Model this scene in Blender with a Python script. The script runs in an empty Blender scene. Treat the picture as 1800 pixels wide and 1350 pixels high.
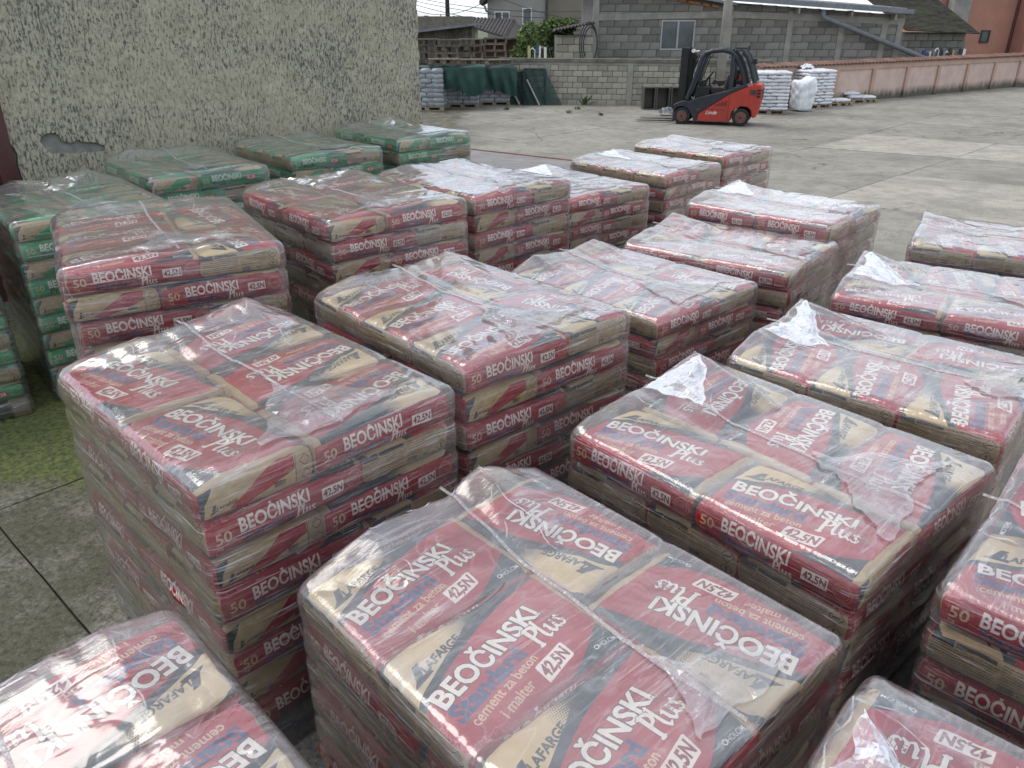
import bpy, bmesh, math, random
import numpy as np
from mathutils import Vector, Matrix
from mathutils import noise as mn

# ------------------------------------------------------------------ camera, world, sun, exposure
scene = bpy.context.scene
rng = random.Random(7)
CAM_H = 2.33
PITCH = math.atan((675 - 40) / 1352.0)
cam_d = bpy.data.cameras.new('camera')
cam = bpy.data.objects.new('camera', cam_d)
scene.collection.objects.link(cam)
scene.camera = cam
cam.location = (0, 0, CAM_H)
cam.rotation_euler = (math.radians(90) - PITCH, 0, 0)
cam_d.sensor_width = 36.0
cam_d.lens = 1352.0 / 1800.0 * 36.0
cam_d.clip_start = 0.05
cam_d.clip_end = 2000.0

SUN_EL, SUN_AZ = math.radians(60), math.radians(-60)     # azimuth measured from +Y towards +X
world = bpy.data.worlds.new('World')
scene.world = world
world.use_nodes = True
wt = world.node_tree
wt.nodes.clear()
def wn(t, **k):
    n = wt.nodes.new(t)
    for a, b in k.items():
        setattr(n, a, b)
    return n
sky = wn('ShaderNodeTexSky', sky_type='NISHITA')
sky.sun_disc = False
sky.sun_elevation = SUN_EL
sky.sun_rotation = SUN_AZ
sky.air_density = 1.0
sky.dust_density = 1.5
bg_sky = wn('ShaderNodeBackground'); bg_sky.inputs['Strength'].default_value = 0.15
bg_cloud = wn('ShaderNodeBackground'); bg_cloud.inputs['Color'].default_value = (0.88, 0.94, 1.0, 1)
bg_cloud.inputs['Strength'].default_value = 1.3
wtc = wn('ShaderNodeTexCoord')
wsep = wn('ShaderNodeSeparateXYZ')
wz = wn('ShaderNodeMath', operation='MAXIMUM'); wz.inputs[1].default_value = 0.0
wz2 = wn('ShaderNodeMath', operation='ADD'); wz2.inputs[1].default_value = 0.14
wdv = wn('ShaderNodeVectorMath', operation='DIVIDE')
wcb = wn('ShaderNodeCombineXYZ')
wnz = wn('ShaderNodeTexNoise'); wnz.inputs['Scale'].default_value = 1.1; wnz.inputs['Detail'].default_value = 7
wnz.inputs['Roughness'].default_value = 0.6
wrp = wn('ShaderNodeValToRGB')
wrp.color_ramp.elements[0].position = 0.38; wrp.color_ramp.elements[0].color = (0.3, 0.3, 0.3, 1)
wrp.color_ramp.elements[1].position = 0.60; wrp.color_ramp.elements[1].color = (1, 1, 1, 1)
wmix = wn('ShaderNodeMixShader')
wout = wn('ShaderNodeOutputWorld')
L = wt.links.new
L(wtc.outputs['Generated'], wsep.inputs[0])
L(wsep.outputs['Z'], wz.inputs[0]); L(wz.outputs[0], wz2.inputs[0])
for i in range(3):
    L(wz2.outputs[0], wcb.inputs[i])
L(wtc.outputs['Generated'], wdv.inputs[0]); L(wcb.outputs[0], wdv.inputs[1])
L(wdv.outputs[0], wnz.inputs['Vector'])
L(wnz.outputs['Fac'], wrp.inputs['Fac'])
L(sky.outputs[0], bg_sky.inputs['Color'])
L(wrp.outputs['Color'], wmix.inputs['Fac'])
L(bg_sky.outputs[0], wmix.inputs[1]); L(bg_cloud.outputs[0], wmix.inputs[2])
L(wmix.outputs[0], wout.inputs['Surface'])

sun_d = bpy.data.lights.new('sun', 'SUN')
sun_d.energy = 1.5
sun_d.angle = math.radians(30)
sun_d.color = (1.0, 0.95, 0.88)
sun = bpy.data.objects.new('sun', sun_d)
scene.collection.objects.link(sun)
sdir = Vector((math.sin(SUN_AZ) * math.cos(SUN_EL), math.cos(SUN_AZ) * math.cos(SUN_EL), math.sin(SUN_EL)))
sun.rotation_euler = (-sdir).to_track_quat('-Z', 'Y').to_euler()

scene.view_settings.view_transform = 'Standard'
scene.view_settings.look = 'None'
scene.view_settings.gamma = 1.0
scene.view_settings.use_curve_mapping = False
scene.view_settings.exposure = 0.12
scene.cycles.max_bounces = 6
scene.cycles.diffuse_bounces = 2
scene.cycles.glossy_bounces = 2
scene.cycles.transparent_max_bounces = 12

COL = scene.collection

# ------------------------------------------------------------------ helpers
def ray(px, py):
    dx = (px - 900) / 1352.0
    dy = -(py - 675) / 1352.0
    c, s = math.cos(PITCH), math.sin(PITCH)
    return Vector((dx, c + dy * s, -s + dy * c))
def at(px, py, d=CAM_H):                # point on the horizontal plane d metres below the camera
    r = ray(px, py); k = d / -r.z
    return Vector((r.x * k, r.y * k, CAM_H - d))
def aty(px, py, Y):                     # point seen at that pixel at distance Y ahead
    r = ray(px, py); k = Y / r.y
    return Vector((r.x * k, Y, CAM_H + r.z * k))
def gz(x, y):                           # yard height: falls gently away beyond the pallets
    t = min(1.0, max(0.0, (y - 8.0) / 14.0)); t = t * t * (3 - 2 * t)
    return -0.40 * t
def atg(px, py):
    p = at(px, py)
    for _ in range(12):
        p = at(px, py, CAM_H - gz(p.x, p.y))
    return p

def tag(o, label=None, cat=None, group=None, kind=None):
    if label: o['label'] = label
    if cat: o['category'] = cat
    if group: o['group'] = group
    if kind: o['kind'] = kind
    return o
def empty(name, loc=(0, 0, 0), rz=0.0):
    o = bpy.data.objects.new(name, None)
    o.empty_display_size = 0.1
    o.location = loc; o.rotation_euler = (0, 0, rz)
    COL.objects.link(o)
    return o
def link(name, mesh, parent=None, loc=(0, 0, 0), rot=(0, 0, 0), scl=(1, 1, 1)):
    o = bpy.data.objects.new(name, mesh)
    o.location = loc; o.rotation_euler = rot; o.scale = scl
    COL.objects.link(o)
    if parent: o.parent = parent
    return o

class MB:
    """collects simple solids and links them as one mesh"""
    def __init__(s): s.v = []; s.f = []; s.mi = []; s.cur = 0
    def add(s, vs, fs):
        b = len(s.v); s.v += [tuple(v) for v in vs]
        for f in fs: s.f.append(tuple(b + i for i in f)); s.mi.append(s.cur)
        return s
    def box(s, c, d, rz=0, M=None):
        hx, hy, hz = d[0] / 2, d[1] / 2, d[2] / 2
        R = M if M is not None else Matrix.Rotation(rz, 3, 'Z')
        vs = [Vector(c) + R @ Vector((sx * hx, sy * hy, sz * hz)) for sx in (-1, 1) for sy in (-1, 1) for sz in (-1, 1)]
        return s.add(vs, [(0, 1, 3, 2), (4, 6, 7, 5), (0, 4, 5, 1), (2, 3, 7, 6), (0, 2, 6, 4), (1, 5, 7, 3)])
    def tube(s, pts, r, n=8, cap=True):
        pts = [Vector(p) for p in pts]
        rs = r if isinstance(r, (list, tuple)) else [r] * len(pts)
        b = len(s.v); prev = None
        for i, p in enumerate(pts):
            d = (pts[min(i + 1, len(pts) - 1)] - pts[max(i - 1, 0)]).normalized()
            if prev is None:
                a = Vector((0, 0, 1)) if abs(d.z) < 0.9 else Vector((1, 0, 0))
                x = d.cross(a).normalized()
            else:
                x = (prev - d * prev.dot(d)).normalized()
            prev = x; y = d.cross(x)
            for k in range(n):
                t = 2 * math.pi * k / n
                s.v.append(tuple(p + (x * math.cos(t) + y * math.sin(t)) * rs[i]))
        for i in range(len(pts) - 1):
            for k in range(n):
                a0 = b + i * n + k; a1 = b + i * n + (k + 1) % n
                s.f.append((a0, a1, a1 + n, a0 + n)); s.mi.append(s.cur)
        if cap:
            s.f.append(tuple(b + k for k in reversed(range(n)))); s.mi.append(s.cur)
            e = b + (len(pts) - 1) * n
            s.f.append(tuple(e + k for k in range(n))); s.mi.append(s.cur)
        return s
    def prism(s, poly, a, b, axis='y'):
        """extrude a 2-D outline between a and b along an axis ('y': outline in xz, 'x': in yz, 'z': in xy)"""
        n = len(poly)
        def P(u, w, t):
            return (u, t, w) if axis == 'y' else ((t, u, w) if axis == 'x' else (u, w, t))
        vs = [P(u, w, a) for u, w in poly] + [P(u, w, b) for u, w in poly]
        fs = [tuple(range(n)), tuple(range(2 * n - 1, n - 1, -1))]
        fs += [(i, i + n, (i + 1) % n + n, (i + 1) % n) for i in range(n)]
        return s.add(vs, fs)
    def mesh(s, name, mats, bevel=0, smooth=False, recalc=True):
        me = bpy.data.meshes.new(name)
        me.from_pydata(s.v, [], s.f)
        if not isinstance(mats, (list, tuple)): mats = [mats]
        for m in mats: me.materials.append(m)
        me.polygons.foreach_set('material_index', s.mi)
        if recalc or bevel:
            bm = bmesh.new(); bm.from_mesh(me)
            bmesh.ops.recalc_face_normals(bm, faces=bm.faces)
            if bevel:
                bmesh.ops.bevel(bm, geom=list(bm.edges), offset=bevel, segments=1, affect='EDGES', clamp_overlap=True)
            bm.to_mesh(me); bm.free()
        if smooth:
            me.polygons.foreach_set('use_smooth', [True] * len(me.polygons))
        me.update()
        return me
    def build(s, name, mats, parent=None, bevel=0, smooth=False, loc=(0, 0, 0), rot=(0, 0, 0)):
        return link(name, s.mesh(name, mats, bevel, smooth), parent, loc, rot)

def quad(me_name, pts, mat):
    me = bpy.data.meshes.new(me_name); me.from_pydata([tuple(p) for p in pts], [], [tuple(range(len(pts)))])
    me.materials.append(mat); return me

# ------------------------------------------------------------------ materials
class NT:
    def __init__(s, name):
        s.m = bpy.data.materials.new(name); s.m.use_nodes = True
        s.t = s.m.node_tree; s.t.nodes.clear()
        s.out = s.t.nodes.new('ShaderNodeOutputMaterial')
    def n(s, t, ins=None, **k):
        n = s.t.nodes.new(t)
        for a, b in k.items(): setattr(n, a, b)
        if ins:
            for a, b in ins.items():
                if isinstance(b, bpy.types.NodeSocket): s.t.links.new(b, n.inputs[a])
                else: n.inputs[a].default_value = b
        return n
    def l(s, a, b): s.t.links.new(a, b)
    def math(s, op, a, b=0.5, clamp=False):
        n = s.n('ShaderNodeMath', {0: a, 1: b}, operation=op); n.use_clamp = clamp
        return n.outputs[0]
    def coords(s, kind='Object', scale=(1, 1, 1)):
        tc = s.n('ShaderNodeTexCoord')
        return s.n('ShaderNodeMapping', {'Vector': tc.outputs[kind], 'Scale': scale}).outputs[0]
    def noise(s, vec, scale, detail=4, rough=0.55, dist=0.0):
        return s.n('ShaderNodeTexNoise', {'Vector': vec, 'Scale': scale, 'Detail': detail, 'Roughness': rough, 'Distortion': dist}).outputs['Fac']
    def ramp(s, fac, stops):
        r = s.n('ShaderNodeValToRGB', {'Fac': fac})
        el = r.color_ramp.elements
        while len(el) < len(stops): el.new(0.5)
        for e, (p, c) in zip(el, stops):
            e.position = p
            e.color = (c, c, c, 1) if isinstance(c, (int, float)) else (*c, 1)
        return r.outputs['Color']
    def mix(s, fac, a, b, mode='MIX'):
        n = s.n('ShaderNodeMix', data_type='RGBA', blend_type=mode)
        for idx, v in ((0, fac), (6, a), (7, b)):
            if isinstance(v, bpy.types.NodeSocket): s.l(v, n.inputs[idx])
            elif idx == 0: n.inputs[0].default_value = v
            else: n.inputs[idx].default_value = (*v, 1)
        return n.outputs[2]
    def bump(s, h, strength=0.3, dist=0.01, normal=None):
        d = {'Height': h, 'Strength': strength, 'Distance': dist}
        if normal is not None: d['Normal'] = normal
        return s.n('ShaderNodeBump', d).outputs[0]
    def bsdf(s, color, rough=0.6, normal=None, metal=0.0, spec=0.5):
        b = s.n('ShaderNodeBsdfPrincipled')
        for k, v in (('Base Color', color), ('Roughness', rough), ('Metallic', metal)):
            if isinstance(v, bpy.types.NodeSocket): s.l(v, b.inputs[k])
            else: b.inputs[k].default_value = (*v, 1) if isinstance(v, tuple) else v
        b.inputs['Specular IOR Level'].default_value = spec
        if normal is not None: s.l(normal, b.inputs['Normal'])
        s.l(b.outputs[0], s.out.inputs['Surface'])
        return b

def mat_basic(name, col, rough=0.6, var=0.25, scale=6, bump=0.25, metal=0.0, spec=0.5, dirt=None, bscale=None, rnd=0.0):
    t = NT(name)
    v = t.coords()
    a = t.noise(v, scale, 6, 0.6)
    lo = tuple(c * (1 - var) for c in col); hi = tuple(min(1, c * (1 + var)) for c in col)
    c = t.ramp(a, [(0.3, lo), (0.7, hi)])
    if dirt:
        d = t.ramp(t.noise(v, scale * 0.35, 5, 0.65), [(0.5, 0.0), (0.72, 1.0)])
        c = t.mix(d, c, dirt)
    if rnd:
        oi = t.n('ShaderNodeObjectInfo')
        f = t.math('ADD', t.math('MULTIPLY', oi.outputs['Random'], rnd), 1 - rnd / 2)
        hs = t.n('ShaderNodeHueSaturation', {'Value': f, 'Color': c}); c = hs.outputs[0]
    nb = t.bump(t.noise(v, bscale or scale * 6, 5, 0.7), bump, 0.01) if bump else None
    t.bsdf(c, rough, nb, metal, spec)
    return t.m

# ------------------------------------------------------------------ bag print: drawn here, stroke by stroke
_glyphs = {}
def glyph_tris(text, offset=0.0):
    key = (text, offset)
    if key not in _glyphs:
        cu = bpy.data.curves.new('lettering', 'FONT'); cu.body = text; cu.offset = offset; cu.resolution_u = 3
        ob = bpy.data.objects.new('lettering', cu); COL.objects.link(ob)
        me = ob.evaluated_get(bpy.context.evaluated_depsgraph_get()).to_mesh()
        me.calc_loop_triangles()
        co = np.array([v.co[:2] for v in me.vertices], float).reshape(-1, 2)
        tr = np.array([t.vertices[:] for t in me.loop_triangles], int).reshape(-1, 3)
        _glyphs[key] = (co, tr)
        COL.objects.unlink(ob); bpy.data.objects.remove(ob); bpy.data.curves.remove(cu)
    return _glyphs[key]
# lower-case script letters of the second word, drawn as pen strokes (x, y, half-width)
PLUS_STROKES = [
    [(0.10, 0.02, .05), (0.28, 0.02, .03)], [(0.19, 0.02, .06), (0.33, 0.98, .07)], [(0.20, 0.98, .03), (0.45, 0.97, .035)],
    [(0.45, 0.97, .045), (0.60, 0.88, .06), (0.62, 0.72, .065), (0.52, 0.58, .05), (0.30, 0.52, .035)],
    [(0.78, 1.02, .045), (0.68, 0.25, .055), (0.72, 0.04, .045), (0.86, 0.10, .025)], [(0.68, 0.98, .02), (0.80, 1.02, .04)],
    [(0.92, 0.50, .03), (1.02, 0.54, .045), (0.97, 0.20, .055), (1.04, 0.03, .045), (1.18, 0.10, .03), (1.30, 0.50, .05), (1.24, 0.14, .055), (1.36, 0.02, .035)],
    [(1.72, 0.47, .03), (1.62, 0.56, .035), (1.51, 0.46, .05), (1.58, 0.32, .055), (1.68, 0.20, .055), (1.62, 0.05, .04), (1.50, 0.02, .035), (1.42, 0.10, .03)]]
S_MM = 1.5                                   # texels per millimetre
SSA = 2
class Canvas:
    def __init__(s, w, h, col):
        s.k = S_MM * SSA; s.w, s.h = w, h
        s.W, s.H = int(round(w * S_MM)) * SSA, int(round(h * S_MM)) * SSA
        s.a = np.empty((s.H, s.W, 3), np.float32); s.a[:] = col
        yy, xx = np.mgrid[0:s.H, 0:s.W]
        s.X = ((xx + .5) / s.k).astype(np.float32); s.Y = ((yy + .5) / s.k).astype(np.float32)
    def tri(s, P, mask):
        P = P * s.k
        x0, y0 = np.floor(P.min(0)).astype(int); x1, y1 = np.ceil(P.max(0)).astype(int) + 1
        x0, y0 = max(x0, 0), max(y0, 0); x1, y1 = min(x1, s.W), min(y1, s.H)
        if x1 <= x0 or y1 <= y0: return
        X = np.arange(x0, x1) + .5; Y = (np.arange(y0, y1) + .5)[:, None]
        (ax, ay), (bx, by), (cx, cy) = P
        d = (bx - ax) * (cy - ay) - (by - ay) * (cx - ax)
        if abs(d) < 1e-9: return
        sg = 1 if d > 0 else -1; e = -1e-6
        w0 = ((bx - ax) * (Y - ay) - (by - ay) * (X - ax)) * sg
        w1 = ((cx - bx) * (Y - by) - (cy - by) * (X - bx)) * sg
        w2 = ((ax - cx) * (Y - cy) - (ay - cy) * (X - cx)) * sg
        mask[y0:y1, x0:x1] |= (w0 >= e) & (w1 >= e) & (w2 >= e)
    def text(s, t, x, y, h, w=None, tilt=0.0, col=(1, 1, 1), off=0.02, outline=None, shear=0.0, alpha=1.0):
        co, _ = glyph_tris(t, 0.0)
        x0, x1 = co[:, 0].min(), co[:, 0].max()
        sy = h / 0.682; sx = sy if w is None else w / (x1 - x0)
        c, sn = math.cos(math.radians(tilt)), math.sin(math.radians(tilt))
        for o, cl in (([(off + outline[1], outline[0])] if outline else []) + [(off, col)]):
            co, tr = glyph_tris(t, o)
            p = np.stack([(co[:, 0] - x0) * sx + co[:, 1] * sy * shear, co[:, 1] * sy], 1)
            p = np.stack([x + p[:, 0] * c - p[:, 1] * sn, y + p[:, 0] * sn + p[:, 1] * c], 1)
            m = np.zeros((s.H, s.W), bool)
            for T in tr: s.tri(p[T], m)
            s.fill(m, cl, alpha)
    def fill(s, m, col, alpha=1.0):
        s.a[m] = s.a[m] * (1 - alpha) + np.array(col, np.float32) * alpha
    def strokes(s, st, x, y, h, tilt, col, grow=0.0):
        c, sn = math.cos(math.radians(tilt)), math.sin(math.radians(tilt))
        m = np.zeros((s.H, s.W), bool)
        for line in st:
            q = [(x + (a * c - b * sn) * h, y + (a * sn + b * c) * h, (r * 1.3 + grow) * h) for a, b, r in line]
            for (ax, ay, ar), (bx, by, br) in zip(q, q[1:]):
                n = max(2, int(math.hypot(bx - ax, by - ay) / 0.7))
                for i in range(n + 1):
                    u = i / n; X = ax + (bx - ax) * u; Y = ay + (by - ay) * u; R = ar + (br - ar) * u
                    i0, i1 = max(0, int((X - R) * s.k)), min(s.W, int((X + R) * s.k) + 2)
                    j0, j1 = max(0, int((Y - R) * s.k)), min(s.H, int((Y + R) * s.k) + 2)
                    if i1 > i0 and j1 > j0:
                        m[j0:j1, i0:i1] |= (s.X[j0:j1, i0:i1] - X) ** 2 + (s.Y[j0:j1, i0:i1] - Y) ** 2 < R * R
        s.fill(m, col)
    def poly(s, pts, col, alpha=1.0):
        p = np.array(pts, np.float32); m = np.zeros((s.H, s.W), bool)
        for i in range(len(p)):
            (x0, y0), (x1, y1) = p[i], p[(i + 1) % len(p)]
            if y0 == y1: continue
            cr = ((s.Y >= min(y0, y1)) & (s.Y < max(y0, y1)) & (s.X < x0 + (s.Y - y0) * (x1 - x0) / (y1 - y0)))
            m ^= cr
        s.fill(m, col, alpha); return m
    def ring(s, cx, cy, r, t, col, alpha=1.0):
        d = np.hypot(s.X - cx, s.Y - cy); s.fill(np.abs(d - r) < t, col, alpha)
    def frame(s, x0, y0, x1, y1, t, col, alpha=1.0):
        o = (s.X > x0) & (s.X < x1) & (s.Y > y0) & (s.Y < y1)
        i = (s.X > x0 + t) & (s.X < x1 - t) & (s.Y > y0 + t) & (s.Y < y1 - t)
        s.fill(o & ~i, col, alpha)
    def diamond(s, cx, cy, r, t, col):
        d = np.abs(s.X - cx) + np.abs(s.Y - cy); s.fill((d < r) & (d > r - t), col)
    def done(s):
        return s.a.reshape(s.H // SSA, SSA, s.W // SSA, SSA, 3).mean((1, 3))

BL, BW, BH = 575.0, 390.0, 120.0
def vnoise(X, Y, sc, seed):
    r = np.random.RandomState(seed); g = r.rand(96, 96).astype(np.float32)
    x = X / sc; y = Y / sc; xi = x.astype(int); yi = y.astype(int); fx = x - xi; fy = y - yi
    fx = fx * fx * (3 - 2 * fx); fy = fy * fy * (3 - 2 * fy)
    a = g[yi % 96, xi % 96]; b = g[yi % 96, (xi + 1) % 96]; c = g[(yi + 1) % 96, xi % 96]; d = g[(yi + 1) % 96, (xi + 1) % 96]
    return (a * (1 - fx) + b * fx) * (1 - fy) + (c * (1 - fx) + d * fx) * fy

def print_atlas(name, main, grade, second, box_col, box_txt, second_col, script):
    white = (0.90, 0.88, 0.84); cream = (0.79, 0.70, 0.55); tan = (0.68, 0.59, 0.45); ink = (0.12, 0.13, 0.16); dark = (0.16, 0.15, 0.15)
    faint = tuple(c * 0.68 for c in main)
    # ---- top
    c = Canvas(BL, BW, main)
    xs = np.linspace(0, BL, 40)
    low = np.interp(xs / BL, [0, .10, .20, .35, .50, .70, 1], [.42, .51, .585, .69, .78, .86, .95]) * BW
    c.poly([(0, BW)] + [(x, y) for x, y in zip(xs, low)] + [(BL, BW)], ink)
    th = np.linspace(0, 1, 30)
    lowc = [(u * 290, (np.interp(u, [0, .15, .4, .75, 1], [.50, .575, .655, .79, .90])) * BW) for u in th]
    upc = [(u * 290, (np.interp(u, [0, .12, .4, .8, 1], [.90, .965, .985, .975, .93])) * BW) for u in th[::-1]]
    c.poly(lowc + upc, cream)
    g = 7.0
    gx = (c.X / g); gy = (c.Y / g)
    row = np.floor(gy); fx = gx + 0.5 * (row % 2) - np.floor(gx + 0.5 * (row % 2)) - .5; fy = gy - row - .5
    rr = np.clip((c.X - 200) / 95.0, 0, 1)
    lo_b = np.interp(c.X[0] / BL, [0, .12, .3, .5, .56], [.52, .6, .72, .86, .93]) * BW
    reg = (c.X > 200) & (c.X < 305) & (c.Y > lo_b[None, :] - 12) & (c.Y < .985 * BW)
    c.fill(reg & (np.hypot(fx, fy) < 0.12 + 0.55 * rr), ink)
    reg2 = (c.X > 255) & reg
    c.fill(reg2 & (np.hypot(fx, fy) < 0.42 * (1.15 - rr)), cream)
    # company mark and word on the cream field
    c.poly([(40, 246), (66, 250), (84, 312), (62, 306)], ink); c.poly([(26, 240), (96, 256), (92, 270), (44, 260)], ink)
    c.text('LAFARGE', 80, 264, 27, 142, 14, ink, 0.035, shear=0.2)
    # big words
    c.text('BEOČINSKI', 46, 140, 58, 400, 12, white, 0.034, ((0.2, 0.06, 0.08), 0.03))
    c.text(second, 52, 82, 50, 262 if len(second) > 6 else 150, 12, second_col, 0.04)
    if script: 
        c.strokes(PLUS_STROKES, 352, 128, 76, 12, (0.2, 0.06, 0.08), 0.02)
        c.strokes(PLUS_STROKES, 352, 128, 76, 12, white)
    c.text('cement za beton', 74, 52, 29, 250, 12, cream, 0.02)
    c.text('i malter', 142, 22, 29, 118, 12, cream, 0.02)
    a = math.radians(12); ca, sa = math.cos(a), math.sin(a)
    def R(u, v, ox=288, oy=30): return (ox + u * ca - v * sa, oy + u * sa + v * ca)
    sh = 12
    c.poly([R(sh * .2, 2), R(4, 0), R(112, 0), R(117, 4), R(117 + sh, 52), R(113 + sh, 56), R(4 + sh, 56), R(sh - 1, 52)], box_col)
    ox, oy = R(11, 11)
    c.text(grade, ox, oy, 36, 98, 12, box_txt, 0.035, shear=0.2)
    for i in range(2):
        for j in range(2):
            x, y = 432 + i * 38, 166 + j * 36
            c.frame(x, y, x + 28, y + 28, 2, faint); c.text('RU' if j else 'KS', x + 6, y + 8, 12, 16, 0, faint, 0.02)
    c.poly([(320, 0), (400, 26), (480, 70), (BL, 132), (BL, 0)], ink)
    c.text('HOLCIM', 474, 28, 14, 66, 0, white, 0.01); c.ring(466, 36, 6, 1.6, white)
    c.text('A MEMBER OF', 478, 46, 4, 40, 0, white, 0.0)
    # rubbed speckle at one end and along the lower edge
    n1 = vnoise(c.X, c.Y, 2.2, 3); n2 = vnoise(c.X, c.Y, 26, 5); n3 = vnoise(c.X * .25, c.Y, 2.0, 9)
    e = np.exp(-c.X / 45) * 0.9 + np.exp(-c.Y / 34) * 0.75 + np.exp(-(BL - c.X) / 26) * .6
    c.fill(((n1 * .55 + n3 * .45) > 1.06 - e * 0.62 * (0.5 + n2)) , (0.86, 0.76, 0.72), 0.55)
    c.fill((c.X > BL - 34 + 4 * n2), tan)
    scuff = np.clip((vnoise(c.X, c.Y, 9, 12) * .6 + n1 * .4 - .62) * 4, 0, 1)[..., None] * 0.10
    c.a[:] = c.a * (1 - scuff) + scuff * np.array((.85, .8, .78))
    top = c.done()
    # ---- long side
    c = Canvas(BL, BH, tuple(v * 0.96 for v in main))
    c.frame(22, 22, 84, 92, 1.2, tan, .7); c.text('50', 28, 46, 34, 50, 0, cream, 0.02); c.text('kg', 30, 28, 12, 18, 0, cream, 0.01)
    c.text('BEOČINSKI', 108, 56, 42, 242, 0, white, 0.03)
    c.text(second, 112, 20, 30, 176 if len(second) > 6 else 104, 0, tuple(v * .8 for v in second_col), 0.03)
    if script: c.strokes(PLUS_STROKES, 296, 12, 42, 0, white)
    bx = np.array([(396, 34), (480, 34), (480, 76), (396, 76)]); c.poly(bx, box_col)
    c.text(grade, 402, 42, 26, 72, 0, box_txt, 0.03)
    for r_, t_ in ((30, 2.0), (21, 1.2)): c.ring(528, 58, r_, t_, tan, .8)
    c.text('CE', 518, 52, 12, 20, 0, tan, 0.0)
    n1 = vnoise(c.X, c.Y, 2.2, 33)
    c.fill(n1 > 0.93, (.86, .76, .72), .35)
    side = c.done()
    # ---- end with the data panel
    c = Canvas(BW, BH, tan)
    n1 = vnoise(c.X, c.Y, 14, 21)[..., None]; c.a *= (0.93 + .12 * n1)
    c.poly([(8, 84), (70, 84), (70, 102), (8, 102)], ink); c.poly([(74, 88), (180, 88), (180, 101), (74, 101)], dark)
    rr = np.random.RandomState(4)
    for k in range(7):
        y = 78 - k * 9
        x = 12.0
        while x < 178:
            w = 3 + rr.rand() * 12; c.poly([(x, y), (x + w, y), (x + w, y + 2.6), (x, y + 2.6)], dark, .75); x += w + 2.5
    for k in range(8):
        y = 98 - k * 9; x = 196.0
        while x < (316 if k < 5 else 250):
            w = 3 + rr.rand() * 10; c.poly([(x, y), (x + w, y), (x + w, y + 2.4), (x, y + 2.4)], dark, .7); x += w + 2.5
    x = 196.0
    while x < 236:
        w = .8 + rr.rand() * 1.8; c.poly([(x, 14), (x + w, 14), (x + w, 34), (x, 34)], dark); x += w + 1.2
    c.text('PC 35M', 244, 18, 8, 40, 0, dark)
    for yy in (32, 84):
        c.diamond(350, yy, 25, 3.2, dark)
    c.text('!', 347, 22, 20, 5, 0, dark, .03); c.poly([(338, 80), (362, 84), (362, 88), (338, 84)], dark)
    endl = c.done()
    # ---- the other end: company word, wedge, bar code, glued flap
    c = Canvas(BW, BH, (0.74, 0.65, 0.50))
    c.a *= 0.92 + .12 * vnoise(c.X, c.Y, 17, 44)[..., None]
    c.poly([(0, 0), (14, 0), (22, 60), (60, 120), (0, 120)], ink, .95)
    c.poly([(96, 18), (140, 6), (318, 66), (320, 118), (236, 108)], main)
    c.poly([(40, 22), (50, 20), (56, 48), (47, 50)], ink); c.poly([(34, 20), (62, 26), (60, 31), (40, 27)], ink)
    c.text('LAFARGE', 56, 28, 12, 66, 4, ink, .02, shear=.2)
    c.text('PC 35M (S-V-L) 42,5N', 236, 56, 8, 88, 6, dark, .01)
    x = 244.0
    while x < 282:
        w = .8 + rr.rand() * 1.8; c.poly([(x, 24), (x + w, 24), (x + w, 44), (x, 44)], dark); x += w + 1.2
    c.poly([(318, 0), (390, 0), (390, 120), (326, 120)], tan)
    c.poly([(316, 0), (319, 0), (327, 120), (324, 120)], dark, .6)
    for yy in (30, 80): c.diamond(358, yy, 20, 2.6, dark)
    endr = c.done()
    # ---- pack
    Wt, Ht = 880, 1160
    A = np.empty((Ht, Wt, 4), np.float32); A[..., :3] = main; A[..., 3] = 1
    rects = {}; y = 4
    for k, im in (('top', top), ('side', side), ('endl', endl), ('endr', endr)):
        h, w = im.shape[:2]; A[y:y + h, 4:4 + w, :3] = im; rects[k] = (4 / Wt, y / Ht, w / Wt, h / Ht); y += h + 6
    im = bpy.data.images.new(name, Wt, Ht); im.pixels.foreach_set(np.clip(A, 0, 1).ravel()); im.update(); im.pack()
    return im, rects

RED_PRINT, RECTS = print_atlas('red_bag_print', (0.64, 0.08, 0.14), '42,5N', 'Standard', (0.90, 0.88, 0.84), (0.50, 0.10, 0.14), (0.15, 0.22, 0.42), True)
GREEN_PRINT, _ = print_atlas('green_bag_print', (0.08, 0.60, 0.37), '42,5R', 'Profi', (0.72, 0.16, 0.17), (0.92, 0.88, 0.84), (0.08, 0.18, 0.16), False)

def bag_material(name, image):
    t = NT(name)
    uv = t.n('ShaderNodeTexCoord').outputs['UV']
    im = t.n('ShaderNodeTexImage', {'Vector': uv}); im.image = image; im.interpolation = 'Cubic'; im.extension = 'EXTEND'
    v = t.coords()
    oi = t.n('ShaderNodeObjectInfo')
    f = t.math('ADD', t.math('MULTIPLY', oi.outputs['Random'], 0.16), 0.90)
    f2 = t.math('MULTIPLY', f, t.n('ShaderNodeMapRange', {0: t.noise(v, 9, 5, 0.6), 3: 0.86, 4: 1.12}).outputs[0])
    c = t.n('ShaderNodeHueSaturation', {'Saturation': t.math('ADD', t.math('MULTIPLY', t.math('FRACT', t.math('MULTIPLY', oi.outputs['Random'], 7.3)), 0.20), 0.98), 'Value': f2, 'Color': im.outputs['Color']}).outputs[0]
    dust = t.ramp(t.noise(v, 22, 7, 0.72), [(0.52, 0.0), (0.80, 0.18)])
    c = t.mix(dust, c, (0.52, 0.47, 0.44))
    h1 = t.noise(v, 14, 5, 0.6, 0.8); h2 = t.noise(v, 170, 3, 0.6)
    nb = t.bump(h2, 0.10, 0.002, t.bump(h1, 0.45, 0.012))
    t.bsdf(c, 0.48, nb, 0.0, 0.35)
    return t.m
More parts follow.
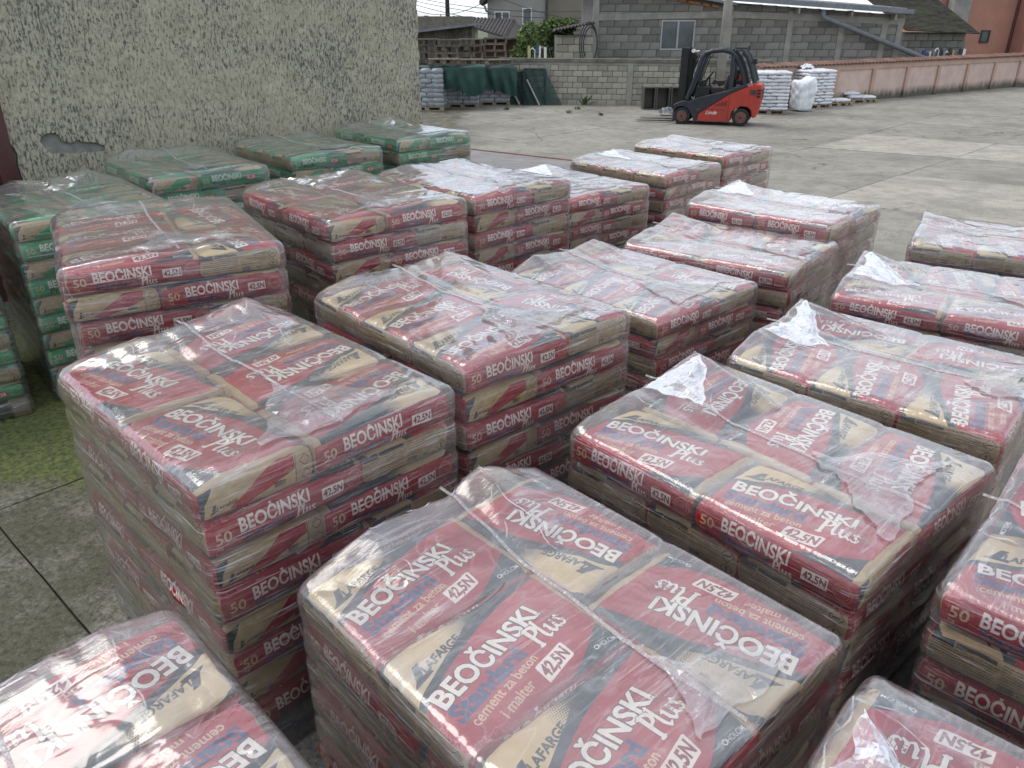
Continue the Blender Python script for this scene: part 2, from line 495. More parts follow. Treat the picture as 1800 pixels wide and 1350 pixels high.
M_RED = bag_material('red_printed_paper', RED_PRINT)
M_GREEN = bag_material('green_printed_paper', GREEN_PRINT)

# ------------------------------------------------------------------ rounded, sagging bag and box grids
def spaced(n, edge):                       # parameter values in [-1, 1] crowded towards the ends
    t = np.linspace(-1, 1, n + 1)
    return np.sign(t) * (1 - (1 - np.abs(t)) ** edge)
def boxgrid(xs, ys, zs, bottom=True):
    """closed surface grid of a box: returns vertices (N,3) in parameter space, faces, face ids and face corners as (i, j, k)"""
    nx, ny, nz = len(xs) - 1, len(ys) - 1, len(zs) - 1
    idx = {}; V = []; F = []; ID = []
    def vi(i, j, k):
        q = (i, j, k)
        if q not in idx: idx[q] = len(V); V.append((xs[i], ys[j], zs[k]))
        return idx[q]
    for i in range(nx):
        for j in range(ny):
            F.append((vi(i, j, nz), vi(i + 1, j, nz), vi(i + 1, j + 1, nz), vi(i, j + 1, nz))); ID.append(0)
            if bottom: F.append((vi(i, j, 0), vi(i, j + 1, 0), vi(i + 1, j + 1, 0), vi(i + 1, j, 0))); ID.append(5)
    for i in range(nx):
        for k in range(nz):
            F.append((vi(i, 0, k), vi(i + 1, 0, k), vi(i + 1, 0, k + 1), vi(i, 0, k + 1))); ID.append(1)
            F.append((vi(i + 1, ny, k), vi(i, ny, k), vi(i, ny, k + 1), vi(i + 1, ny, k + 1))); ID.append(2)
    for j in range(ny):
        for k in range(nz):
            F.append((vi(0, j + 1, k), vi(0, j, k), vi(0, j, k + 1), vi(0, j + 1, k + 1))); ID.append(3)
            F.append((vi(nx, j, k), vi(nx, j + 1, k), vi(nx, j + 1, k + 1), vi(nx, j, k + 1))); ID.append(4)
    return np.array(V, float), np.array(F, int), np.array(ID, int)
def roundbox(q, half, r):
    half = np.array(half); r = np.array(r)
    P = q * half; inner = half - r
    C = np.clip(P, -inner, inner); v = (P - C) / r
    n = np.linalg.norm(v, axis=1, keepdims=True); n[n == 0] = 1
    return C + v / n * r * np.where(np.abs(v).max(1, keepdims=True) > 0, 1, 0)
def pnoise(P, sc, off=0.0, octv=3):
    return np.array([mn.fractal((p[0] * sc + off, p[1] * sc - off, p[2] * sc + 2 * off), 1.0, 2.0, octv) for p in P])

def bag_mesh(name, mat, seed, nx=26, ny=18, nz=5, lively=1.0, hz=0.0585):
    xs = spaced(nx, 1.5); ys = spaced(ny, 1.6); zs = spaced(nz, 1.3)
    q, F, ID = boxgrid(xs, ys, zs)
    hx, hy = 0.285, 0.193
    P = roundbox(q, (hx, hy, hz), (0.017, 0.028, 0.028))
    X, Y, Z = P.T.copy()
    w = (1 - np.abs(X / hx) ** 3).clip(0) * (1 - np.abs(Y / hy) ** 3).clip(0)
    zt = (Z / hz)
    P[:, 2] += np.where(Z > 0, 1, -0.2) * np.abs(zt) * (0.010 * w - 0.004) * lively
    n = pnoise(P, 5.0, seed * 3.1) * 0.008 * lively + pnoise(P, 14.0, seed * 1.7 + 5, 2) * 0.0028
    P[:, 2] += n * np.clip(zt, -.3, 1)
    m = pnoise(P, 8.0, seed + 40.0)
    ey = np.clip((np.abs(Y) / hy - .7) / .3, 0, 1); ex = np.clip((np.abs(X) / hx - .85) / .15, 0, 1)
    P[:, 1] += np.sign(Y) * ey * (0.006 * (1 - zt ** 2) + m * 0.006)
    P[:, 0] += np.sign(X) * ex * (0.003 * (1 - zt ** 2) + m * 0.006)
    fold = np.abs(np.sin((Y / hy) * 7 + seed + 3 * m)) ** 6
    P[:, 0] -= np.sign(X) * ex * fold * 0.004
    corner = np.clip((np.abs(X) / hx + np.abs(Y) / hy - 1.6) / .4, 0, 1)
    P[:, 2] -= corner * 0.010 * np.clip(zt, 0, 1)
    me = bpy.data.meshes.new(name)
    me.from_pydata([tuple(p) for p in P], [], [tuple(f) for f in F])
    me.materials.append(mat)
    uvl = me.uv_layers.new(name='UVMap')
    uv = np.zeros((len(F), 4, 2))
    qc = q[F]                                   # parameter coordinates of the corners
    a, b, c = [(P[F][..., i] / h * .5 + .5).clip(0, 1) for i, h in enumerate((hx, hy, hz))]
    for fid, key, U, V in ((0, 'top', a, b), (5, 'top', a * .02 + .5, b * .02 + .4), (1, 'side', a, c), (2, 'side', 1 - a, c), (3, 'endl', 1 - b, c), (4, 'endr', b, c)):
        x, y, w_, h_ = RECTS[key]; s = ID == fid
        uv[s, :, 0] = x + (0.002 + .996 * U[s]) * w_; uv[s, :, 1] = y + (0.004 + .992 * V[s]) * h_
    uvl.data.foreach_set('uv', uv.ravel())
    me.polygons.foreach_set('use_smooth', [True] * len(F)); me.update()
    return me

# ------------------------------------------------------------------ clear film of the pallet covers
def film_material(name, side, gloss=2.0, veil0=0.0):
    t = NT(name)
    uv = t.n('ShaderNodeTexCoord').outputs['UV']
    def mp(sx, sy, rz=0.0):
        return t.n('ShaderNodeMapping', {'Vector': uv, 'Scale': (sx, sy, 1), 'Rotation': (0, 0, rz)}).outputs[0]
    if side:
        fine = t.noise(mp(5, 95, 0.05), 1.0, 3, 0.6, 0.6)
        fine2 = t.noise(mp(9, 60, -0.22), 1.0, 3, 0.6, 0.8)
        broad = t.noise(mp(3, 7), 1.0, 4, 0.6)
        hgt = t.math('ADD', t.math('MULTIPLY', fine, 0.7), t.math('MULTIPLY', fine2, 0.6))
        nb = t.bump(hgt, 0.6, 0.010, t.bump(broad, 0.4, 0.03))
        streak = t.ramp(t.noise(mp(2.2, 75, 0.05), 1.0, 6, 0.75, 0.5), [(0.55, 0.0), (0.62, 1.0)])  # white streaks for thicker folds, also painting the reflections along side wrinkles
        streak2 = t.ramp(t.noise(mp(3.5, 60, -0.16), 1.0, 5, 0.7, 0.7), [(0.60, 0.0), (0.66, 1.0)])
        streak = t.math('MAXIMUM', streak, streak2)
        patch = t.ramp(t.noise(mp(1.6, 3.5), 1.0, 3, 0.5), [(0.35, 0.25), (0.65, 1.0)])
        streak = t.math('MULTIPLY', streak, patch)
        veil = t.math('ADD', t.math('MULTIPLY', streak, 0.50), t.math('MULTIPLY', t.ramp(broad, [(0.4, 0.0), (0.7, 1.0)]), 0.13))
        base = 0.03
    else:
        a = t.noise(mp(3.2, 3.2), 1.0, 3, 0.5, 1.0)
        b = t.noise(mp(22, 4, 0.75), 1.0, 2, 0.5, 0.8)
        cr = t.n('ShaderNodeTexVoronoi', {'Vector': mp(7, 5, .4), 'Scale': 1.0}, feature='SMOOTH_F1')
        hgt = t.math('ADD', t.math('MULTIPLY', a, 0.9), t.math('MULTIPLY', b, 0.16))
        fold = t.math('ABSOLUTE', t.math('SUBTRACT', t.noise(mp(6, 3, 0.9), 1.0, 2, 0.5, 1.5), 0.5))
        fold = t.math('MINIMUM', t.math('MULTIPLY', fold, 6.0), 0.6)
        hgt = t.math('ADD', hgt, t.math('MULTIPLY', fold, 0.10))
        sp = t.ramp(t.noise(mp(130, 130), 1.0, 2, 0.5), [(0.70, 0.0), (0.76, 1.0)])
        crease = t.ramp(fold, [(0.0, 1.0), (0.10, 0.0)])
        st = t.noise(mp(58, 3.2, 0.10), 1.0, 5, 0.7, 0.8); st2 = t.noise(mp(40, 5, -0.5), 1.0, 4, 0.7, 0.8)
        pm = t.ramp(t.noise(mp(2.4, 2.4), 1.0, 2, 0.5), [(0.47, 0.0), (0.60, 1.0)]); pm2 = t.ramp(t.noise(mp(2.1, 2.9, 2.0), 1.0, 2, 0.5), [(0.50, 0.0), (0.62, 1.0)])
        sx = t.math('ADD', t.math('MULTIPLY', t.ramp(st, [(0.52, 0.0), (0.64, 1.0)]), pm), t.math('MULTIPLY', t.ramp(st2, [(0.54, 0.0), (0.64, 1.0)]), pm2))
        hgt = t.math('ADD', hgt, t.math('MULTIPLY', t.math('ADD', t.math('MULTIPLY', st, pm), t.math('MULTIPLY', st2, pm2)), 0.16))
        nb = t.bump(hgt, 0.50, 0.03)
        veil = t.math('ADD', t.math('MULTIPLY', sx, 0.22), t.math('ADD', t.math('MULTIPLY', t.ramp(a, [(0.35, 0.0), (0.75, 1.0)]), 0.13),
                      t.math('ADD', t.math('MULTIPLY', sp, 0.22), t.math('MULTIPLY', crease, 0.10))))
        base = 0.085
    fr = t.n('ShaderNodeFresnel', {'IOR': 1.5, 'Normal': nb}).outputs[0]
    gl = t.n('ShaderNodeBsdfGlossy', {'Color': (1, 1, 1, 1), 'Roughness': 0.15 if side else 0.15, 'Normal': nb}).outputs[0]
    tr = t.n('ShaderNodeBsdfTransparent', {'Color': (0.965, 0.97, 0.98, 1)}).outputs[0]
    di = t.n('ShaderNodeBsdfDiffuse', {'Color': (0.93, 0.95, 1.0, 1), 'Normal': nb}).outputs[0]
    tl = t.n('ShaderNodeBsdfTranslucent', {'Color': (0.93, 0.95, 1.0, 1), 'Normal': nb}).outputs[0]
    dm = t.n('ShaderNodeMixShader', {0: 0.35, 1: di, 2: tl}).outputs[0]
    m1 = t.n('ShaderNodeMixShader', {0: t.math('ADD', veil, base + veil0, True), 1: tr, 2: dm}).outputs[0]
    m2 = t.n('ShaderNodeMixShader', {0: t.math('MINIMUM', t.math('MULTIPLY', fr, gloss), 0.7), 1: m1, 2: gl}).outputs[0]
    t.l(m2, t.out.inputs['Surface'])
    return t.m
M_FT = film_material('clear_film_top', False)
M_FS = film_material('clear_film_side', True)
M_FG = film_material('folded_film', False, 1.3, 0.05)
def seam_material():
    t = NT('welded_film_seam')
    uv = t.n('ShaderNodeTexCoord').outputs['UV']
    w = t.ramp(t.noise(t.n('ShaderNodeMapping', {'Vector': uv, 'Scale': (150, 60, 1)}).outputs[0], 1.0, 4, .7), [(.40, 0.0), (.62, 1.0)])
    b = t.n('ShaderNodeBsdfPrincipled', {'Base Color': (0.9, 0.9, 0.93, 1), 'Roughness': 0.18, 'Normal': t.bump(w, 0.8, 0.01)})
    tr = t.n('ShaderNodeBsdfTransparent')
    f = t.n('ShaderNodeMapRange', {0: w, 3: 0.32, 4: 0.72}).outputs[0]
    t.l(t.n('ShaderNodeMixShader', {0: f, 1: tr.outputs[0], 2: b.outputs[0]}).outputs[0], t.out.inputs['Surface'])
    return t.m
M_SEAM = seam_material()
def fold_highlight_material():  # pale strip for film doubled at a fold, with its highlight painted in
    t = NT('film_fold_highlight'); v = t.coords()
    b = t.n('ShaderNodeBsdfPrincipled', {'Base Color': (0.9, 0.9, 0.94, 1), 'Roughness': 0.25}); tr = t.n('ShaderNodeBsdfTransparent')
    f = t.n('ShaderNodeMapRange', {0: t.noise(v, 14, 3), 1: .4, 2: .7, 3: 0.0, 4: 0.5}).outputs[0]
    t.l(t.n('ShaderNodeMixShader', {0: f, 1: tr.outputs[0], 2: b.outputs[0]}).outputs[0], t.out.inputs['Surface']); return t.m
M_FOLD_HIGHLIGHT = fold_highlight_material()
M_WOOD = mat_basic('weathered_wood', (0.30, 0.24, 0.17), 0.85, 0.35, 9, 0.4, dirt=(0.12, 0.10, 0.08), rnd=0.35)

PL, PW = 1.17, 0.965                         # footprint of a full layer
def tri_wave(x):
    return np.abs((x % 1.0) - 0.5) * 2
def smooth01(x):
    x = np.clip(x, 0, 1); return x * x * (3 - 2 * x)

def make_cover(H, lh, kind, seed, ears, fine, parent, flap=True):
    r = np.random.RandomState(seed)
    hx, hy = PL / 2 + 0.019, PW / 2 + 0.019
    nx, ny, nz = (84, 70, 64) if fine else (46, 38, 34)
    q, F, ID = boxgrid(spaced(nx, 1.25), spaced(ny, 1.25), np.linspace(-1, 1, nz + 1), bottom=False)
    P = roundbox(q, (hx, hy, (H + 0.004) / 2), (0.045, 0.045, 0.040))
    P[:, 2] += (H + 0.004) / 2
    e1, e2, sm = ears
    j1, j2 = (r.rand() - .5) * .12, (r.rand() - .5) * .14; kb = [0, .07, .26 + j1, .50 + sm, .78 + j2, .96, 1]; kh = [0, .03, e1, max(e1, e2) * .55, e2, .02, 0]; kr = [.04, .12, .18 + .14 * r.rand(), .28 + .1 * r.rand(), .32 + .2 * r.rand(), .16, .04]
    b0 = r.rand(8) * 10
    flip = 1 if kind == 'LF' else -1           # seams of the top layer
    def crumple(X, Y):
        s = 0
        for i in range(4):
            an = r0[i] * 3.1; s = s + (tri_wave((X * math.cos(an) + Y * math.sin(an)) * (5 + 3 * i) + b0[i] + 0.5 * vnoise(X * 100 + 500, Y * 100 + 500, 16, seed + i)) - .5) * (0.005 / (1 + .5 * i))
        return s
    r0 = r.rand(4)
    def top(X, Y):
        """height of the film above the rounded box"""
        yy = Y * flip
        ys0 = -PW / 2 + 0.39 if flip > 0 else -PW / 2 + 0.39
        d = np.abs(yy - ys0)
        dl = np.where(yy < ys0, np.abs(X), np.minimum(np.abs(X - .195), np.abs(X + .195)))
        z = 0.0135 - 0.009 * np.exp(-np.minimum(d, dl) / 0.022)
        a = X + PL / 2; b = np.clip((Y + PW / 2) / PW, 0, 1)
        hgt = np.interp(b, kb, kh); rch = np.interp(b, kb, kr)
        lift = hgt * np.clip(1 - a / rch, 0, 1) * (0.6 + 0.4 * np.clip(a / 0.03, 0, 1))
        a2 = PL / 2 - X
        kf = np.interp(b, [0, .15, .32, .5, .7, .9, 1], [0, .010, .022, .012, .03, .008, 0])
        lift2 = kf * np.clip(1 - a2 / 0.24, 0, 1)
        amp = 0.22 + 1.3 * np.clip(1 - a / .45, 0, 1) + 1.1 * np.clip(1 - a2 / .4, 0, 1)
        edge = np.minimum(np.minimum(a, a2) / .06, np.minimum(b, 1 - b) * PW / .06).clip(0.0, 1)
        return z * 1.0 + lift + lift2 + (crumple(X, Y) * amp + 0.003 * amp) * edge
    X, Y, Z = P.T.copy()
    wz = np.clip((Z - (H - 0.06)) / 0.06, 0, 1)
    t = top(X, Y)
    side = np.clip(1 - (H - Z) / 0.17, 0, 1)
    lift_only = np.interp(np.clip((Y + PW / 2) / PW, 0, 1), kb, kh) * np.clip(1 - (X + PL / 2) / .06, 0, 1) * .6
    P[:, 2] += np.where(wz >= 1, t, np.maximum(t * wz, lift_only * side))
    P[:, 0] -= np.clip(P[:, 2] - H - .012, 0, 1) * 0.35 * np.clip(1 - (X + PL / 2) / .3, 0, 1)
    # sides: drawn in between the layers
    ph = ((Z - 0.12) / lh) % 1.0
    sdip = (np.abs(ph - 0.5) * 2) ** 5
    out = -0.011 * sdip + 0.006 * (vnoise(X * 100 + Y * 130 + 700, Z * 100 + 50, 11, seed + 9) - .5) + 0.008 * (vnoise(X * 100 + Y * 130 + 900, Z * 100, 40, seed + 19) - .4)
    low = np.clip((0.16 - Z) / 0.16, 0, 1)
    out = out * (1 - wz) + low * (0.02 * vnoise(X * 100 + 300, Y * 100 + 300, 7, seed + 3) - 0.006)
    onx = np.abs(X) > hx - 0.02; ony = np.abs(Y) > hy - 0.02
    ox = np.clip((np.abs(X) - (hx - .045)) / .045, 0, 1); oy = np.clip((np.abs(Y) - (hy - .045)) / .045, 0, 1)
    P[:, 0] += np.sign(X) * ox * out; P[:, 1] += np.sign(Y) * oy * out
    P[:, 2] += np.where(Z < 0.005, 0.015 + 0.03 * vnoise(X * 100 + 300, Y * 100 + 300, 5, seed + 4), 0)
    me = bpy.data.meshes.new('film_cover'); me.from_pydata(P.tolist(), [], F.tolist())
    me.materials.append(M_FT); me.materials.append(M_FS)
    me.polygons.foreach_set('material_index', np.where(ID == 0, 0, 1))
    me.polygons.foreach_set('use_smooth', [True] * len(F))
    uvl = me.uv_layers.new(name='UVMap'); PC = P[F]
    uv = np.empty((len(F), 4, 2)); uv[:] = PC[..., :2]
    s = (ID == 1) | (ID == 2); uv[s] = PC[s][..., [0, 2]]; s = (ID == 3) | (ID == 4); uv[s] = PC[s][..., [1, 2]]
    uv += r.rand(2) * 20
    uvl.data.foreach_set('uv', uv.ravel()); me.update()
    cover = link('film_cover', me, parent)
    ybar = (0.5 + sm) * PW - PW / 2
    # welded seam running down the middle of the hood
    n = 70; xs = np.linspace(-PL / 2 - .03, PL / 2 - 0.01, n)
    yc = ybar + 0.020 * np.sin(xs * 3 + b0[0]) + 0.012 * (vnoise(xs * 100 + 300, xs * 0 + 3, 12, seed) - .5)
    vs = []; us = []
    ww = 0.0065
    for w_, dz in ((-ww, .001), (0, .007), (ww, .001)):
        zz = H + 0.004 + top(np.clip(xs, -PL / 2 + .02, PL / 2), yc) + dz + .002
        vs += list(zip(xs - np.clip(zz - H - .02, 0, 1) * .3, yc + w_, zz))
    fs = [(k * n + i, k * n + i + 1, (k + 1) * n + i + 1, (k + 1) * n + i) for k in range(2) for i in range(n - 1)]
    sme = bpy.data.meshes.new('weld_seam'); sme.from_pydata([tuple(map(float, v)) for v in vs], [], fs); sme.materials.append(M_SEAM)
    ul = sme.uv_layers.new(name='UVMap')
    for lp in sme.loops: c = sme.vertices[lp.vertex_index].co; ul.data[lp.index].uv = (c.x, c.y)
    sme.polygons.foreach_set('use_smooth', [True] * len(fs)); sme.update()
    link('weld_seam', sme, cover)
    def crease(p, q, w=.0022, m=14):  # thin bright ribbon painting the highlight along a whiter doubled fold
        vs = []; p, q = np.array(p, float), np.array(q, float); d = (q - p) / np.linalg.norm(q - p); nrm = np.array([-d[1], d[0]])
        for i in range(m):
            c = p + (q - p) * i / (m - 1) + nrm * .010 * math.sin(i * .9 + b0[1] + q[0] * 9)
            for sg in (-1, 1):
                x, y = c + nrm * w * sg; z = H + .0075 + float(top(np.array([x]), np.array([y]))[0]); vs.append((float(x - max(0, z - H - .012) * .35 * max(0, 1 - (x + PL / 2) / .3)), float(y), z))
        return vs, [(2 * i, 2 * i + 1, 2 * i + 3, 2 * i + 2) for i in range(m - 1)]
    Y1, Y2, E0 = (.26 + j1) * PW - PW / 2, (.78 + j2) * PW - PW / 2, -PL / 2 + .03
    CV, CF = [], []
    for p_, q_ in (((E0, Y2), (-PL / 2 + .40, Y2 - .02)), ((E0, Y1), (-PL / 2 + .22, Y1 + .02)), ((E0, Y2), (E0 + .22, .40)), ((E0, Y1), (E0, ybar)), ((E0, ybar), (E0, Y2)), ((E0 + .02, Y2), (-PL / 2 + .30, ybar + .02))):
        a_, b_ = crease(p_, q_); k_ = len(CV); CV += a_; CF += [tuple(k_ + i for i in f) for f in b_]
    cm = bpy.data.meshes.new('fold_highlights'); cm.from_pydata(CV, [], CF); cm.materials.append(M_FOLD_HIGHLIGHT); o_ = link('fold_highlights', cm, cover); o_['kind'] = 'stuff'
    # loose folded gussets: a triangle lying flat at the near end, a standing one at the far end
    def gusset(tri, lift, seed2, name='folded_gusset'):
        n = 26 if fine else 12; A, B, C = [np.array(v) for v in tri]; vs = []; ix = {}
        for i in range(n + 1):
            for j in range(n + 1 - i):
                ix[(i, j)] = len(vs); u, v = i / n, j / n; vs.append(A * (1 - u - v) + B * u + C * v)
        vs = np.array(vs); X, Y = vs.T
        bc = np.array([[i / n, j / n] for i in range(n + 1) for j in range(n + 1 - i)])
        m = np.minimum(np.minimum(bc[:, 0], bc[:, 1]), 1 - bc.sum(1))
        rr = np.random.RandomState(seed2); cz = 0
        for i in range(4):
            an = rr.rand() * 3.1; cz = cz + (tri_wave((X * math.cos(an) + Y * math.sin(an)) * (4 + 3.5 * i) + rr.rand()) - .3) * .0065 / (1 + .6 * i)
        wp = .075; X = X + (vnoise(X * 100 + 400, Y * 100 + 400, 13, seed2) - .5) * wp + (vnoise(X * 100 + 400, Y * 100 + 400, 4, seed2 + 5) - .5) * .03; Y = Y + (vnoise(X * 100 + 700, Y * 100 + 300, 12, seed2 + 1) - .5) * wp + (vnoise(X * 100 + 400, Y * 100 + 400, 4, seed2 + 6) - .5) * .03; X = np.clip(X, -PL / 2 - .005, PL / 2 + .01)
        Z = H + .004 + top(X, Y) + .004 + lift * smooth01(m * 5) + cz * (0.35 + smooth01(m * 6)) + .004
        fs = []
        for i in range(n):
            for j in range(n - i):
                fs.append((ix[(i, j)], ix[(i + 1, j)], ix[(i, j + 1)]))
                if i + j < n - 1: fs.append((ix[(i + 1, j)], ix[(i + 1, j + 1)], ix[(i, j + 1)]))
        me = bpy.data.meshes.new(name); me.from_pydata([(float(a), float(b), float(c)) for a, b, c in zip(X, Y, Z)], [], fs); me.materials.append(M_FG)
        ul = me.uv_layers.new(name='UVMap')
        for lp in me.loops: c = me.vertices[lp.vertex_index].co; ul.data[lp.index].uv = (c.x * 1.4 + 3, c.y * 1.4 + seed2)
        me.update(); link(name, me, cover)
    if flap:
        r = np.random.RandomState(seed + 400); j = lambda s: (r.rand() - .5) * s
        sc = .75 + .5 * r.rand()
        gusset([(PL / 2 - .42 * sc + j(.1), ybar + j(.10)), (PL / 2 - .03, ybar - .22 * sc + j(.12)), (PL / 2 - .07 + j(.07), ybar + .27 * sc + j(.12))], .012, seed + 50)
        if r.rand() < .6: gusset([(-PL / 2 + .24 + .2 * r.rand(), ybar + j(.24)), (-PL / 2 + .03, Y1 + .03), (-PL / 2 + .03, Y2 - .01)], .006, seed + 51)
    return cover

# ------------------------------------------------------------------ wooden pallet
def pallet_mb(l=1.2, w=1.0, mb=None, ox=0, oy=0, oz=0):
    mb = mb or MB()
    for i in range(3): mb.box((ox, oy - w / 2 + .05 + i * (w - .1) / 2, oz + .011), (l, .1, .022))
    for i in range(3):
        for j in range(3): mb.box((ox - l / 2 + .0725 + i * (l - .145) / 2, oy - w / 2 + .05 + j * (w - .1) / 2, oz + .055), (.14, .098, .0655))
    for i in range(3): mb.box((ox - l / 2 + .0725 + i * (l - .145) / 2, oy, oz + .096), (.142, w, .0155))
    for i in range(5): mb.box((ox, oy - w / 2 + .06 + i * (w - .12) / 4, oz + .1135), (l, .11, .0185))
    return mb
PALLET_MESH = pallet_mb(1.16, 0.96).mesh('wooden_pallet', M_WOOD)

RED_MESH = [bag_mesh('cement_bag', M_RED, s) for s in range(5)]
GREEN_MESH = [bag_mesh('cement_bag', M_GREEN, s + 10, 22, 16, 4) for s in range(3)]
RED_TOP = [bag_mesh('cement_bag', M_RED, s + 20, 40, 28, 6, 1.35) for s in range(4)]

def layer_spots(kind, k):
    """bag centres and turns of one layer; alternate layers are turned end for end"""
    sp = []
    a = -PW / 2 + .195
    sp += [(-.2925, a, 0.0), (.2925, a, 0.0)]
    for x in (-.39, 0.0, .39): sp.append((x, PW / 2 - .2925, -math.pi / 2))
    turn = (kind == 'CF') ^ (k % 2 == 1)
    if turn: sp = [(-x, -y, z + math.pi) for x, y, z in sp]
    return sp

def cement_pallet(label, group, x, y, deg, d, kind, green=False, seed=0, ears=(.06, .10, .0), fine=True, flap=True):
    g = gz(x, y)
    H = CAM_H - d - g
    n = max(4, round((H - .12) / .119)); lh = (H - .12) / n
    root = empty('cement_pallet', (x, y, g), math.radians(deg))
    tag(root, label, 'pallet of cement', group)
    link('wooden_pallet', PALLET_MESH, root, (0, 0, 0.0))
    rr = random.Random(seed * 13 + 5)
    for i in range(n):
        k = n - 1 - i
        dx, dy = rr.uniform(-.011, .009), rr.uniform(-.011, .009)
        for (bx_, by_, bz_) in layer_spots(kind, k):
            ms = (RED_TOP if (k == 0 and not green) else (GREEN_MESH if green else RED_MESH))
            link('cement_bag', rr.choice(ms), root,
                 (bx_ + dx + rr.uniform(-.005, .004), by_ + dy + rr.uniform(-.005, .004), .12 + lh * (i + .5)),
                 (rr.uniform(-.006, .006), rr.uniform(-.006, .006), bz_ + rr.uniform(-.02, .02)), (1, 1, lh / .119))
    make_cover(H, lh, kind, seed, ears, fine, root, flap)
    return root

# ------------------------------------------------------------------ the loaded pallets in the yard
GR = 'film covered pallets of red cement bags'
GG = 'film covered pallets of green cement bags'
PAL = [
 # label, group, x, y, deg, d, kind, green, seed, ears, fine
 ('tall pallet of red cement bags standing beside the bare mossy concrete at the left', GR, -0.97, 2.60, -44.8, 1.21, 'LF', False, 1, (.05, .11, .02), True),
 ('nearest pallet of red cement bags, bottom centre, with three bags across its left side', GR, 0.13, 1.67, -47.5, 1.49, 'CF', False, 2, (.085, .12, .06), True),
 ('cut off pallet of red cement bags in the bottom left corner of the photo', GR, -0.88, 0.92, -45.6, 1.49, 'LF', False, 3, (.05, .05, .0), True),
 ('pallet of red cement bags right behind the nearest one, bold side lettering along its left', GR, 0.98, 2.50, -49.4, 1.44, 'LF', False, 4, (.06, .12, .0), True),
 ('pallet of red cement bags in the very middle, tan bag ends on its left', GR, -0.21, 3.46, -48.2, 1.21, 'CF', False, 5, (.06, .07, .02), True),
 ('tall pallet of red cement bags at left whose lettered end squarely faces the camera', GR, -1.85, 4.00, -60.1, 0.99, 'CF', False, 6, (.05, .04, .0), True),
 ('tall pallet of red cement bags in front of the second and third green stacks', GR, -1.04, 5.04, -49.5, 1.02, 'LF', False, 7, (.05, .05, .0), True),
 ('pallet of red cement bags whose back end touches the rightmost green stack', GR, -0.31, 6.05, -46.4, 1.09, 'CF', False, 8, (.05, .04, .0), False),
 ('half hidden pallet of red bags right behind the one touching the rightmost green stack', GR, 0.47, 7.05, -50.0, 1.31, 'CF', False, 9, (.06, .06, .0), False),
 ('second farthest pallet of red cement bags below the fork tips of the forklift', GR, 1.36, 8.06, -44.4, 1.30, 'CF', False, 10, (.05, .05, .0), False),
 ('farthest pallet of red cement bags, standing directly below the red forklift', GR, 2.14, 8.93, -46.1, 1.26, 'CF', False, 11, (.04, .05, .0), False),
 ('low pallet of red cement bags right behind the one in the very middle', GR, 0.73, 4.56, -47.2, 1.43, 'CF', False, 12, (.08, .08, .0), True),
 ('pallet of red bags directly in front of the one with milky film down its end', GR, 1.55, 5.35, -37.4, 1.42, 'LF', False, 13, (.05, .09, .0), True),
 ('pallet of red bags by the open yard with milky film hanging down its end', GR, 2.17, 6.18, -42.8, 1.32, 'LF', False, 14, (.06, .07, .0), False),
 ('pallet of red cement bags standing apart on the open yard at the right edge', GR, 3.53, 5.37, -32.0, 1.40, 'CF', False, 15, (.05, .09, .0), False),
 ('pallet of red cement bags at right, just in front of the one standing apart', GR, 2.61, 4.31, -34.0, 1.43, 'LF', False, 16, (.06, .09, .0), True),
 ('pallet of red bags at the right edge showing tan bag ends with hazard marks', GR, 1.80, 3.35, -43.3, 1.46, 'CF', False, 17, (.07, .10, .0), True),
 ('cut off pallet of red bags at the right edge with a boxed 50 kg mark', GR, 1.97, 1.65, -45.0, 1.45, 'LF', False, 18, (.05, .12, .0), True),
 ('cut off pallet of red cement bags in the bottom right corner with upside down lettering', GR, 1.00, 0.67, -43.0, 1.47, 'CF', False, 19, (.06, .06, .0), True),
 ('cut off stack of green cement bags at the left edge on a bare wooden pallet', GG, -3.91, 4.66, -50.0, 1.18, 'LF', True, 20, (.04, .05, .0), True),
 ('leftmost full pallet of green cement bags under the wall with the plaster damage', GG, -3.08, 5.45, -50.0, 1.13, 'LF', True, 21, (.07, .10, .0), True),
 ('second pallet of green cement bags from the left along the rough wall', GG, -2.82, 6.80, -49.0, 1.10, 'LF', True, 22, (.09, .07, .0), False),
 ('third pallet of green cement bags along the rough wall, tan bag ends showing', GG, -2.04, 7.92, -47.0, 1.11, 'CF', True, 23, (.05, .05, .0), False),
 ('rightmost pallet of green cement bags at the free corner of the rough wall', GG, -1.22, 8.90, -46.0, 1.09, 'LF', True, 24, (.06, .10, .0), False),
]
for p in PAL:
    cement_pallet(*p)

